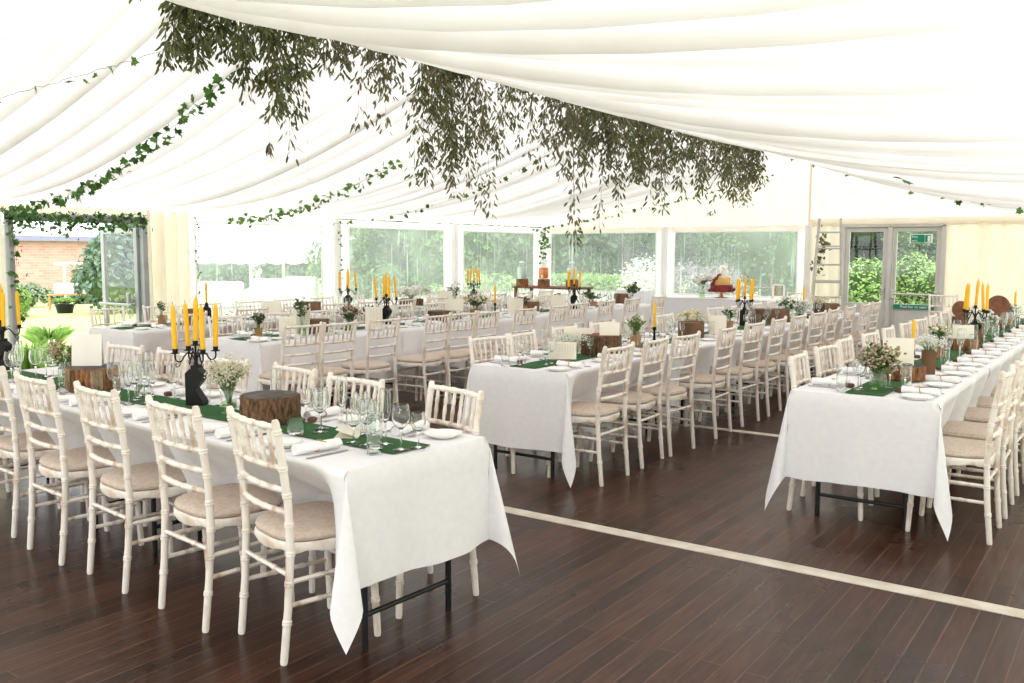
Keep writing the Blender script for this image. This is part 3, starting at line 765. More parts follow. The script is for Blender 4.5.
def m_nap():
    r = thing('napkin_roll', '', 'napkin'); m = MB()
    n = 16; L = .20
    vs = []; xs = lin(-L / 2, L / 2, 13)
    pts = []; rad = []
    for x in xs: pts.append((0, x, .021)); rad.append(.024 * (1 - .22 * math.exp(-(x / .02) ** 2)) * (1 + .06 * math.sin(x * 60)))
    m.tube(pts, rad, 12, True, False, .82)
    # loose outer edge of the roll
    m.grid(lambda x, a: (.026 * math.cos(a) * (1.02 + .1 * (a < .2)), x, .022 + .021 * math.sin(a)), lin(-L / 2 - .004, L / 2 + .002, 8), lin(-.4, 1.4, 6))
    m.build('napkin', NAP, r)
    m = MB(); m.tube([(.0235 * math.cos(a), .004 * math.sin(a), .021 + .0195 * math.sin(a)) for a in lin(0, 2 * PI * 15 / 16, 16)], .0024, 6, closed=True); m.tube([(.0, 0, .041), (.012, .015, .043), (.022, .03, .038)], .002, 5); m.tube([(.0, 0, .041), (-.014, .012, .043), (-.02, .03, .04)], .002, 5)
    m.build('twine', TWINE, r)
    return r
def m_knife():
    m = MB(); m.grid(lambda y, x: (x * (.010 if y > 0 else .007), y, .0025 + .0015 * (1 - x * x)), lin(-.10, .10, 9), lin(-1, 1, 4)); m.box((0, -.05, .0012), (.012, .1, .0022), 0, .0008); m.box((0, .05, .001), (.017, .098, .0016), 0, .0005)
    return tag(m.build('table_knife', SILVER, smooth=True), '', 'knife')
def m_fork():
    m = MB(); m.box((0, -.04, .0018), (.009, .11, .003), 0, .001); m.box((0, .03, .003), (.008, .04, .003), 0, .001); m.box((0, .055, .003), (.022, .018, .003), 0, .001)
    for i in range(4): m.box((-.009 + .006 * i, .081, .004), (.003, .038, .002), 0, .0005)
    return tag(m.build('table_fork', SILVER, smooth=False), '', 'fork')
def m_fav():
    m = MB(); m.box((0, 0, .011), (.036, .036, .022), 0, .004); m.box((0, 0, .0225), (.026, .026, .003), 0, .001)
    return tag(m.build('favour_block', BROWN, smooth=False), '', 'wedding favour')
KP, KW, KW2, KT, KF, KB, KN, KK, KFK, KFV = [Kind(f) for f in (m_plate, m_wine, m_wine2, m_tumb, m_flute, m_bowl, m_nap, m_knife, m_fork, m_fav)]
ZC = ZT + .0042; ZRN = ZT + .0102
OB = []
def clear(x, y, r): return all((x - a) ** 2 + (y - b) ** 2 > (r + q) ** 2 for a, b, q in OB)
# ------------------------------------------------------------------ centrepieces
def log(name, label, loc, r, h, bark, rotz=0, seed=1, group='log slices on the tables', top=LOGTOP):
    OB.append((loc[0], loc[1], r * 1.02)); rng = random.Random(seed); o = thing(name, label, 'log', loc, rotz, group)
    n = 48; wob = [1 + .03 * math.sin(3 * 2 * PI * j / n + rng.uniform(0, 1)) + rng.uniform(-.022, .022) - (.10 if j in (30, 31) else 0) for j in range(n)]
    m = MB(); m.lathe([(r * .98, 0), (r * 1.015, h * .12), (r * .985, h * .3), (r * 1.01, h * .5), (r * .98, h * .7), (r * 1.0, h * .9), (r * .97, h)], n, wob=wob, cap=(True, False)); m.build('bark', bark, o)
    m = MB(); m.lathe([(r * .97, h), (r * .90, h + .001), (r * .6, h + .002), (r * .3, h + .001), (.001, h + .002)], n, wob=wob); m.build('cut_face', top, o)
    return o
def cz(T, u, dv=0, z=None): p = T.P(u, T.w / 2 + dv, 0); return (p.x, p.y, ZRN if z is None else z)
def uv(T, x, y):
    d = Vector((x, y, 0)) - T.o; return d.dot(T.u), d.dot(T.v)
def on(T, x, y, z=None): return (x, y, ZRN if z is None else z)

def card(label, loc, w, h, rotz, lean=.2, mat=CARD, tent=True, lines=0, name='table_card', group='cards on the tables'):
    o = thing(name, label, 'card', loc, rotz, group)
    for t in (-.3, .3): OB.append((loc[0] + t * w * math.cos(rotz), loc[1] + t * w * math.sin(rotz), .05))
    m = MB(); t = math.tan(lean) * h
    m.grid(lambda a, b: (a * w / 2 * (1 - .0 * b), -.5 * t + t * b * .5 + .003 * math.sin(a * 2), h * b), lin(-1, 1, 7), lin(0, 1, 6))
    if tent: m.grid(lambda a, b: (a * w / 2, .5 * t - t * b * .5 + .002, h * b), lin(-1, 1, 7), lin(0, 1, 6))
    m.build('folded_card', mat, o)
    if lines:
        m = MB()
        for c in range(lines):
            x = -w * .38 + w * .76 * c / max(1, lines - 1)
            for k in range(9):
                z = h * (.86 - .085 * k); b = z / h; m.box((x, -.5 * t + t * b * .5 - .002, z), (w * .76 / lines * U(.45, .8), .0006, h * .022))
        m.build('printed_lines', INK, o, False)
    return o
def taper(label, loc, tilt=(0, 0), h=.235, r=.0118, group='yellow candles'):
    return label, loc, tilt, h
def m_taper():
    o = thing('taper_candle', '', 'candle'); m = MB(); m.lathe([(.0105, 0), (.0118, .004), (.0122, .20), (.0105, .222), (.006, .234), (.002, .238)], 14, cap=(True, True)); m.build('wax', WAX, o); m = MB(); m.tube([(0, 0, .236), (.001, 0, .245), (.0025, 0, .252)], .0013, 5); m.build('wick', WICK, o); return o
KC = Kind(m_taper)
def m_candelabra():
    o = thing('candelabra', '', 'candelabra')
    m = MB(); m.prism([(-.05, 0), (.05, 0), (.052, .012), (.045, .03), (.002, .092), (.038, .135), (.05, .16), (.05, .178), (.03, .196), (.016, .206), (.016, .222), (-.016, .222), (-.016, .206), (-.03, .196), (-.05, .178), (-.05, .01)], -.035, .035); m.build('notched_base', IRON, o, False)
    m = MB(); m.lathe([(.011, .215), (.013, .23), (.009, .24), (.012, .252), (.007, .262), (.0055, .30), (.0055, .335)], 10, cap=(True, True)); stem = m.build('stem', IRON, o)
    for k in range(4):
        a = PI / 4 + k * PI / 2; c, s = math.cos(a), math.sin(a)
        def rz(r, z): return (c * r, s * r, z)
        m = MB(); m.tube([rz(.006, .256), rz(.025, .285), rz(.045, .292), rz(.062, .275), rz(.075, .252), rz(.092, .243), rz(.108, .252), rz(.113, .268), rz(.112, .292)], .0045, 6)
        m.tube([rz(.03, .288), rz(.036, .305), rz(.048, .312), rz(.056, .303)], .003, 5); m.tube([rz(.078, .25), rz(.088, .225), rz(.104, .215), rz(.112, .228), rz(.104, .238)], .003, 5); arm = m.build('arm', IRON, o)
        m = MB(); m.lathe([(.005, .288), (.024, .292), (.026, .296), (.014, .298), (.0145, .318), (.0125, .318), (.012, .3)], 12, c=(c * .112, s * .112, 0)); m.build('candle_cup', IRON, arm)
    m = MB(); m.lathe([(.005, .325), (.024, .33), (.026, .334), (.014, .336), (.0145, .356), (.0125, .356), (.012, .338)], 12); m.build('candle_cup', IRON, stem)
    return o
KCD = Kind(m_candelabra)
def candelabra(loc, rz, label, short, sc_=1.0, tilt=.05, skip=()):
    OB.append((loc[0], loc[1], .07 * sc_)); KCD.put(loc, rz, label, 'black candelabras', sc_)
    names = ['right front', 'left front', 'left back', 'right back', 'middle']
    for k in range(5):
        if k in skip: continue
        a = PI / 4 + k * PI / 2 + rz; r = .112 if k < 4 else 0; z = .30 if k < 4 else .338
        c = KC.put((loc[0] + r * sc_ * math.cos(a), loc[1] + r * sc_ * math.sin(a), loc[2] + z * sc_), rz, 'yellow candle in %s cup of candelabra %s' % (['right rear', 'left rear', 'left front', 'right front', 'middle'][k], short), 'yellow candles')
        c.rotation_euler = (U(-tilt, tilt), U(-tilt, tilt), 0)

def sprig(ms, mf, ml, base, n, h, spread, leafn, leafL, flower=None, fn=0, fs=.006, hang=0, rng=random):
    "stems into ms, leaves into ml, flowers into mf"
    b = Vector(base)
    for i in range(n):
        a = rng.uniform(0, 2 * PI); sp = spread * math.sqrt(rng.random()); hh = h * rng.uniform(.7, 1.05)
        top = b + Vector((sp * math.cos(a), sp * math.sin(a), hh * (1 - .25 * (sp / max(spread, .001)) ** 2)))
        mid = b.lerp(top, .5) + Vector((0, 0, .04 * h)) - Vector((math.cos(a), math.sin(a), 0)) * sp * .12
        if ms is not None: ms.tube([b + Vector((.008 * math.cos(a), .008 * math.sin(a), 0)), mid, top], [.0016, .0013, .0008], 4, False)
        d = (top - mid).normalized()
        for k in range(leafn):
            t = rng.uniform(.35, 1); p = b.lerp(mid, t * 2) if t < .5 else mid.lerp(top, t * 2 - 1)
            an = rng.uniform(0, 6.28); dd = d * .6 + Vector((math.cos(an), math.sin(an), rng.uniform(-.2, .5)))
            ml.leaf(p, dd, (rng.uniform(-1, 1), rng.uniform(-1, 1), .6), leafL * rng.uniform(.6, 1.2), leafL * .34)
        for k in range(fn):
            p = top + Vector((rng.uniform(-1, 1), rng.uniform(-1, 1), rng.uniform(-1, .7))) * h * .16
            mf.blob(p, fs * rng.uniform(.7, 1.3), 5, 3, (1, 1, .8))
def bouquet(name, label, cat, loc, seed, n, h, spread, leafm, leafn, leafL, flm, fn, fs, stem0=-.09, group='flowers on the tables'):
    rng = random.Random(seed); o = thing(name, label, cat, loc, 0, group)
    ms, mf, ml = MB(), MB(), MB()
    sprig(ms, mf, ml, (0, 0, stem0), n, h - stem0, spread, leafn, leafL, True, fn, fs, rng=rng)
    ms.build('stems', STEMG, o)
    if leafn: ml.build('leaves', leafm, o)
    if fn: mf.build('blossoms', flm, o)
    return o
def jar(label, loc, r=.042, h=.125, group='flower jars', milk=False):
    OB.append((loc[0], loc[1], r)); o = thing('glass_jar', label, 'jar', loc, 0, group)
    m = MB(); m.lathe([(.001, 0), (r * .92, 0), (r, .006), (r * 1.02, h * .45), (r * .95, h * .66), (r * .72, h * .80), (r * .70, h * .84), (r * .84, h * .97), (r * .86, h), (r * .82, h)], 22); gb = m.build('glass_body', GLASS2, o)
    m = MB(); m.lathe([(r * .5, .005), (r * .93, .005), (r * .96, h * .42), (r * .001 + .001, h * .42)], 20); m.build('water', WATER, gb)
    return o
def pot(label, loc, r, h, mat, leafm, seed, n=16, ph=.12, spread=.07, leafn=8, leafL=.035, flm=None, fn=0, fs=.006, square=False, group='potted plants on the tables', name='potted_plant'):
    OB.append((loc[0], loc[1], r * 1.1)); o = thing(name, label, 'potted plant', loc, 0, group); rng = random.Random(seed)
    m = MB(); m.lathe([(r * .78, 0), (r, h * .86), (r * 1.07, h * .87), (r * 1.07, h), (r * .93, h), (r * .9, h * .85), (.001, h * .84)], 4 if square else 20, cap=(True, False)); m.build('pot', mat, o, not square)
    ms, mf, ml = MB(), MB(), MB(); sprig(ms, mf, ml, (0, 0, h * .85), n, ph, spread, leafn, leafL, flm, fn, fs, rng=rng)
    ms.build('stems', STEMG, o); ml.build('leaves', leafm, o)
    if fn: mf.build('blossoms', flm, o)
    return o
def crate(label, loc, d, rotz, group='wooden boxes on the tables', mat=CRATE):
    x, y, h = d; o = thing('wooden_box', label, 'box', loc, rotz, group)
    for t in ((-.35, 0, .35) if x > .25 else (0,)): OB.append((loc[0] + t * x * math.cos(rotz), loc[1] + t * x * math.sin(rotz), max(y, .35 * x) * .62))
    for k, (c, s) in enumerate((((0, -y / 2, h / 2), (x, .012, h)), ((0, y / 2, h / 2), (x, .012, h)), ((-x / 2 + .006, 0, h / 2), (.012, y - .012, h)), ((x / 2 - .006, 0, h / 2), (.012, y - .012, h)))):
        m = MB(); m.box(c, s, 0, .002); m.build('side_board', mat, o, False)
    m = MB(); m.box((0, 0, .006), (x - .024, y - .012, .012)); m.build('bottom_board', mat, o, False)
    m = MB(); m.box((0, 0, h - .01), (x - .026, y - .014, .008)); m.build('lid_board', mat, o, False)
    return o
def single_holder(label, loc, h, group='single candle holders', ornate=False):
    OB.append((loc[0], loc[1], .05)); o = thing('candle_holder', label, 'candle holder', loc, 0, group); m = MB()
    m.lathe([(.04, 0), (.042, .006), (.03, .012), (.012, .02), (.009, h * .5), (.013, h * .55), (.008, h * .62), (.010, h - .03), (.022, h - .022), (.015, h - .018), (.0155, h), (.0125, h)], 14, cap=(True, False)); m.build('stand', IRON, o)
    if ornate:
        for k in range(3):
            a = k * 2 * PI / 3; m = MB(); m.tube([(math.cos(a) * r, math.sin(a) * r, z) for r, z in ((.01, h * .6), (.04, h * .68), (.05, h * .5), (.04, h * .4), (.03, h * .46))], .003, 5); m.build('scroll', IRON, o)
    return o
def candle_on(loc, label, tilt=0):
    c = KC.put(loc, 0, label, 'yellow candles'); c.rotation_euler = (tilt, tilt * .5, 0)

# --- front table
OB += [(-3.88, 2.60, .13), (-3.30, 2.56, .17), (-3.80, 2.74, .14), (-3.66, 2.60, .11), (-3.10, 2.62, .15)]
log('log_slice', 'dark bark log slice with a grey top at the near end of front table', (-3.30, 2.765, ZRN), .135, .125, BARK, .3, 3)
p = (-3.96, 2.85, ZRN); candelabra(p, .50, 'black notched-base candelabra with yellow candles in the middle of front table', 'mid front table', .92, .04)
jar('glass jar of gypsophila between the candelabra and dark log slice', (-3.64, 2.80, ZRN), .036, .13)
bouquet('flower_bunch', 'loose cream gypsophila bunch in the jar beside the dark log slice', 'flowers', (-3.64, 2.80, ZRN + .13), 5, 40, .135, .085, HERB, 4, .022, GYP, 10, .006)
log('log_slice', 'reddish bark log slice under the large blank card on front table', (-4.90, 2.84, ZRN), .145, .125, BARK2, .3, 8)
card('large blank cream card leaning on the reddish log slice', (-4.94, 2.84, ZRN + .128), .165, .18, math.radians(38), .22, CARDW, True)
p = (-6.12, 2.94, ZRN); candelabra(p, .45, 'black notched-base candelabra at the far left of front table', 'far along front table', .92, .05)
jar('glass jar of mauve and green stems left of reddish log slice', (-5.20, 2.84, ZRN), .038, .12)
bouquet('flower_bunch', 'mauve and green bunch in the jar left of the reddish log slice', 'flowers', (-5.20, 2.84, ZRN + .12), 11, 20, .13, .10, HERB, 8, .035, PINKF, 4, .008)
KB.put((-2.98, 2.635, ZRN), 0, 'low round tea light glass in front of dark log slice', 'tea light glasses')
KB.put((-4.45, 2.87, ZRN), 0, 'low round tea light glass left of the middle candelabra', 'tea light glasses')
for lb, (x, y), rz in (('folded cream card lying half open on the green runner of front table', (-2.74, 2.78), 2.2), ('cream card lying half open before the middle candelabra', (-3.84, 2.70), 2.7)):
    o = thing('table_card', lb, 'card', (x, y, ZRN), rz, 'cards on the tables'); m = MB(); m.box((0, .05, .0012), (.15, .10, .0018)); m.M = Matrix.Rotation(.35, 4, 'X'); m.box((0, .05, .003), (.15, .10, .0018)); m.build('folded_card', CARD, o, False)
for (x, y, K, n, lab) in ((-2.50, 2.62, KT, 0, 'tall tumbler at the near right corner of front table'), (-2.52, 2.70, KF, 0, 'champagne flute behind the corner tumbler of front table'), (-2.40, 2.66, KW, 0, 'wine glass at the near end of the front table runner'), (-2.37, 2.73, KW2, 0, 'small wine glass at the runner end of front table'),
                          (-2.98, 2.78, KW, 0, 'wine glass right of the dark log slice'), (-2.92, 2.72, KW, 0, 'wine glass second right of the dark log slice'), (-2.95, 2.88, KF, 0, 'champagne flute right of the dark log slice'), (-2.84, 2.86, KT, 0, 'tumbler behind the wine glasses near the dark log slice'),
                          (-4.52, 2.74, KW, 0, 'wine glass before the reddish log slice'), (-4.62, 2.70, KT, 0, 'tumbler before the reddish log slice'), (-4.40, 2.80, KF, 0, 'champagne flute between candelabra and reddish log slice'), (-4.25, 2.92, KW, 0, 'wine glass left behind the middle candelabra'),
                          (-4.20, 2.72, KW, 0, 'wine glass just left of the middle candelabra'), (-5.5, 2.83, KW, 0, 'wine glass right of the far-left candelabra'), (-5.42, 2.95, KW, 0, 'wine glass behind right of the far-left candelabra'), (-5.62, 2.80, KF, 0, 'champagne flute beside the far-left candelabra')):
    OB.append((x, y, .034)); K.put((x, y, ZRN if abs((Vector((x, y, 0)) - T1.o).dot(T1.v) - T1.w / 2) < .10 else ZC), 0, lab, None)

# --- middle table
x0 = -3.50
card('cream menu card with printed columns on a wooden block, middle table end', (-3.42, 5.50, ZRN + .02), .20, .125, math.radians(34), .1, CARD, True, 9, name='menu_card')
m = MB(); m.box((0, 0, .010), (.09, .04, .02), 0, .003); tag(m.build('card_block', BROWN, loc=(-3.42, 5.50, ZRN), rotz=math.radians(34), smooth=False), 'small brown wooden block under the printed menu card', 'card holder')
log('log_slice', 'square-looking brown log slice near the front of the middle table', (-3.45, 6.12, ZRN), .155, .15, BARK, 1.0, 21, top=CUTWOOD)
card('cream card leaning on the log slice of the middle table front', (-3.36, 6.08, ZRN + .153), .15, .10, math.radians(30), .3, CARD)
bouquet('flower_bunch', 'spray of white gypsophila behind the printed menu card', 'flowers', (-3.56, 5.88, ZRN + .10), 14, 34, .07, .13, HERB, 2, .02, WHITEF, 9, .0055)
jar('glass jar of gypsophila behind the printed menu card', (-3.56, 5.88, ZRN), .04, .10)
card('cream arched card standing behind the gypsophila spray', (-3.62, 6.05, ZRN + .01), .22, .19, math.radians(20), .25, CARD)
pot('bright green feathery plant in a wooden pot on the middle table', (-3.50, 6.78, ZRN), .055, .10, TERRA, HERB, 33, 26, .17, .085, 12, .03, square=True)
single_holder('ornate black candle holder beside the feathery green plant', (-3.56, 7.25, ZRN), .13, ornate=True)
candle_on((-3.56, 7.25, ZRN + .112), 'tall yellow candle in the ornate holder by the feathery plant', .02)
crate('brown wooden box on the middle table behind the single candle', (-3.46, 7.80, ZRN), (.22, .2, .145), .5)
card('cream card in front of the box behind the single candle', (-3.35, 8.15, ZRN), .17, .19, math.radians(34), .2, CARD)
bouquet('flower_bunch', 'cream blossom heap on the box behind the single candle', 'flowers', (-3.56, 8.02, ZRN + .13), 61, 26, .10, .13, HERB, 1, .02, CREAMF, 8, .013)
pot('leafy plant in a small brown pot before the five-candle candelabra', (-3.46, 8.72, ZRN), .045, .10, TERRA, IVY, 35, 16, .13, .06, 9, .045, WHITEF, 1, .012)
candelabra((-3.58, 9.45, ZRN), .21, 'black candelabra with five yellow candles on the middle table', 'on the middle table', .88, .02)
crate('brown wooden box right of the middle table candelabra', (-3.52, 10.05, ZRN), (.42, .2, .15), .45)
bouquet('flower_bunch', 'green and white foliage right of the middle table box', 'flowers', (-3.48, 10.55, ZRN + .12), 37, 24, .15, .12, IVY, 8, .045, WHITEF, 2, .014)
jar('clear jar of green foliage right of the middle table box', (-3.48, 10.55, ZRN), .05, .12)
bouquet('flower_bunch', 'white blossom trailing beside the far middle table candle', 'flowers', (-3.50, 11.1, ZRN + .10), 38, 22, .09, .14, DARKH, 6, .04, WHITEF, 3, .013)
jar('clear jar of white blossom beside the far middle table candle', (-3.50, 11.1, ZRN), .045, .11)
single_holder('dark holder of the far candle on the middle table', (-3.62, 11.6, ZRN), .14)
candle_on((-3.62, 11.6, ZRN + .122), 'yellow candle near the far end of the middle table', .02)
crate('brown wooden box at the far end of the middle table', (-3.45, 12.0, ZRN), (.3, .2, .13), .4)
bouquet('flower_bunch', 'cream blossom on the box at the far middle table end', 'flowers', (-3.55, 12.0, ZRN + .13), 62, 18, .09, .12, HERB, 2, .02, CREAMF, 6, .014)

# --- rightmost table
jar('glass jar of pink wildflowers at the end of the rightmost table', (-1.27, 5.50, ZRN), .046, .125)
bouquet('flower_bunch', 'pink and green wildflower bunch at the end of the rightmost table', 'flowers', (-1.27, 5.50, ZRN + .125), 41, 54, .14, .115, HERB, 12, .034, MIXF, 5, .0085)
log('log_slice', 'low brown log slice under the arched card on the rightmost table', (-1.26, 6.05, ZRN), .14, .085, BARK2, .2, 44)
card('large cream arched card on the low log slice of rightmost table', (-1.28, 6.02, ZRN + .087), .19, .17, math.radians(32), .2, CARD)
single_holder('black holder of the candle behind the arched card', (-1.36, 6.85, ZRN), .10)
candle_on((-1.36, 6.85, ZRN + .082), 'tall yellow candle rising behind the arched cream card', .02)
crate('upright brown wooden block vase beside the arched card', (-1.14, 6.22, ZRN), (.075, .075, .17), .3, 'block vases')
bouquet('flower_bunch', 'white gypsophila cloud in the upright wooden block vase', 'flowers', (-1.14, 6.22, ZRN + .165), 45, 30, .10, .09, HERB, 0, .02, WHITEF, 10, .005, stem0=-.02)
pot('yellow-green plant in a pot before the rightmost table candelabra', (-1.30, 7.45, ZRN), .05, .10, TERRA, HERB, 47, 20, .16, .07, 8, .035, CREAMF, 2, .012)
card('small cream card below the rightmost table candelabra', (-1.25, 8.2, ZRN + .09), .17, .11, math.radians(30), .2, CARD)
log('log_slice', 'brown log slice under the small card of rightmost table', (-1.25, 8.22, ZRN), .12, .085, BARK2, .2, 48)
candelabra((-1.24, 8.70, ZRN), .3, 'black candelabra with leaning yellow candles on the rightmost table', 'on the rightmost table', .95, .09)
bouquet('flower_bunch', 'white and green bunch beyond the rightmost table candelabra', 'flowers', (-1.26, 9.6, ZRN + .12), 49, 22, .13, .11, HERB, 6, .035, WHITEF, 3, .012)
jar('clear jar beyond the rightmost table candelabra', (-1.26, 9.6, ZRN), .045, .125)
crate('brown wooden box beyond the candelabra of the rightmost table', (-1.28, 9.1, ZRN), (.1, .1, .16), .3, 'block vases')
for x, y, r, lab in ((-1.62, 10.4, .085, 'smaller upright round log slice at far rightmost table'), (-1.30, 10.6, .115, 'larger upright round log slice at far rightmost table')):
    o = thing('wood_disc', lab, 'log', (x, y, ZRN), math.radians(28), 'upright log discs')
    m = MB(); m.M = Matrix.Translation((0, 0, r * 1.0 + .12)) @ Matrix.Rotation(PI / 2 - .12, 4, 'X')
    m.lathe([(.001, -.012), (r * .96, -.012), (r, -.008)], 32); m.lathe([(r * .96, .012), (.001, .012)], 32); m.build('cut_face', CUTWOOD, o)
    m = MB(); m.M = Matrix.Translation((0, 0, r * 1.0 + .12)) @ Matrix.Rotation(PI / 2 - .12, 4, 'X'); m.lathe([(r, -.008), (r * 1.02, 0), (r, .008), (r * .96, .012)], 32); m.build('bark', BARK, o)
    m = MB(); m.box((0, 0, .065), (.14, .09, .13), 0, .005); m.build('stand', CRATE, o, False)
pot('white and green flowers at the far end of the rightmost table', (-1.28, 11.3, ZRN), .06, .11, TERRA, DARKH, 50, 18, .14, .1, 8, .04, WHITEF, 4, .014)
single_holder('black holder of the last candle on the rightmost table', (-1.30, 12.0, ZRN), .13)
candle_on((-1.30, 12.0, ZRN + .112), 'yellow candle at the far end of the rightmost table', 0)

# --- second table from the windows
pot('dark herb in an ochre pot at the second table end', (-6.60, 5.42, ZRN), .045, .085, POTGOLD, DARKH, 51, 24, .16, .06, 8, .035, PINKF, 1, .006, square=True)
card('cream menu card with printed lines behind the ochre herb pot', (-6.42, 5.60, ZRN), .15, .185, math.radians(36), .12, CARD, True, 6, name='menu_card')
bouquet('flower_bunch', 'dark green sprig standing behind the printed menu card', 'flowers', (-6.50, 5.85, ZRN + .20), 53, 12, .17, .07, DARKH, 9, .04, PINKF, 0, .005, stem0=-.12)
jar('tall jar of the dark green sprig at the second table', (-6.50, 5.85, ZRN), .04, .2)
crate('brown wooden box at the front of the second table', (-6.55, 6.05, ZRN), (.22, .18, .13), .5)
card('large slanting cream card with ticket rows against the brown box', (-6.58, 5.92, ZRN), .17, .24, math.radians(30), .55, CARD, False, 2)
bouquet('flower_bunch', 'mixed pink and green bunch before the second table candelabra', 'flowers', (-6.52, 6.50, ZRN + .10), 54, 30, .17, .10, DARKH, 8, .035, PINKF, 3, .009)
jar('wooden-looking jar of the mixed pink bunch', (-6.52, 6.50, ZRN), .05, .10)
card('cream menu card beside the second table candelabra', (-6.32, 6.62, ZRN + .01), .17, .22, math.radians(34), .12, CARD, True, 5, name='menu_card')
candelabra((-6.52, 7.02, ZRN), .2, 'black candelabra with five candles on the second table front', 'at the front of the second table', .95, .09)
bouquet('flower_bunch', 'dark foliage trailing round the second table candelabra foot', 'flowers', (-6.62, 6.9, ZRN + .10), 58, 16, .14, .12, DARKH, 8, .04, PINKF, 0, .01)
log('log_slice', 'brown log slice behind the second table chairs', (-6.50, 7.85, ZRN), .13, .12, BARK, .2, 56)
card('cream card on the log slice of the second table', (-6.40, 8.0, ZRN + .123), .2, .13, math.radians(34), .2, CARD)
pot('cream and dark green flowers in an ochre pot, second table middle', (-6.45, 8.45, ZRN), .06, .11, POTGOLD, DARKH, 57, 26, .2, .14, 7, .045, CREAMF, 4, .016)
single_holder('ornate dark holder of the single candle, second table', (-6.42, 8.8, ZRN), .17, ornate=True)
candle_on((-6.42, 8.8, ZRN + .152), 'single yellow candle right of the cream flowers, second table', .02)
card('square cream card right of the single candle, second table', (-6.30, 9.05, ZRN + .02), .19, .2, math.radians(34), .15, CARD)
pot('pinkish herb in a terracotta pot, second table', (-6.36, 9.3, ZRN), .055, .11, TERRA, DARKH, 59, 20, .14, .08, 8, .04, PINKF, 2, .01)
crate('dark wooden box on the second table further back', (-6.55, 9.75, ZRN), (.2, .18, .14), .4)
card('cream card right of the dark box, second table', (-6.35, 10.1, ZRN + .02), .19, .2, math.radians(34), .15, CARD)
pot('yellow-green plant beside the far cream card, second table', (-6.5, 10.35, ZRN), .055, .1, TERRA, HERB, 60, 18, .14, .09, 8, .04)
candelabra((-6.50, 10.75, ZRN), .5, 'black candelabra with five candles, second table far half', 'on the second table far half', .95, .06)
pot('dark trailing foliage right of the far second table candelabra', (-6.45, 11.2, ZRN), .055, .08, TERRA, DARKH, 63, 22, .16, .2, 8, .05)
crate('dark reddish box with a white top, second table far end', (-6.5, 12.1, ZRN), (.2, .18, .16), .4)
pot('leafy plant on the far end of the second table', (-6.40, 12.25, ZRN), .05, .12, WHITEP, DARKH, 64, 18, .22, .12, 8, .06, CREAMF, 1, .012)

# --- table along the windows
pot('small plant with a curled tip near the window curtain', (-8.50, 5.72, ZRN), .05, .1, TERRA, DARKH, 71, 10, .18, .07, 5, .04)
crate('brown wooden box behind the window table end', (-8.35, 6.0, ZRN), (.16, .16, .16), .4)
o = thing('lantern_bottle', 'black bottle holding one yellow candle on the window table', 'candle holder', (-8.33, 6.15, ZRN))
m = MB(); m.lathe([(.045, 0), (.048, .01), (.048, .14), (.04, .165), (.02, .185), (.016, .215), (.019, .22), (.0135, .22)], 18, cap=(True, False)); m.build('bottle', IRON, o); m = MB(); m.box((.0, -.047, .075), (.05, .004, .07)); m.build('label', CARDW, o)
candle_on((-8.33, 6.15, ZRN + .205), 'yellow candle in the black bottle on the window table')
card('cream card on the window table before the clear window', (-8.40, 7.1, ZRN), .2, .2, math.radians(38), .2, CARD)
crate('dark wooden box on the window table behind the slanting card', (-8.45, 7.7, ZRN), (.26, .2, .16), .5)
candelabra((-8.52, 8.45, ZRN + .0), .1, 'black candelabra with thin candles on the window table', 'on the window table', .95, .05)
log('log_slice', 'brown log slice under white flowers on the window table', (-8.45, 9.6, ZRN), .17, .12, BARK, .2, 73)
bouquet('flower_bunch', 'large dome of white blossom on the window table log slice', 'flowers', (-8.45, 9.6, ZRN + .125), 74, 40, .16, .24, HERB, 1, .03, WHITEF, 8, .02, stem0=0)
card('cream card right of the white blossom dome', (-8.25, 10.1, ZRN), .2, .22, math.radians(34), .15, CARD)
candelabra((-8.50, 11.1, ZRN), .4, 'black candelabra right of the white blossom, window table', 'right of the white blossom', .95, .06)
bouquet('flower_bunch', 'dark twiggy bunch left of the far window table candelabra', 'flowers', (-8.6, 10.75, ZRN + .12), 76, 16, .2, .12, DARKH, 7, .05, WHITEF, 2, .014)
jar('jar of the dark twiggy bunch on window table', (-8.6, 10.75, ZRN), .05, .13)

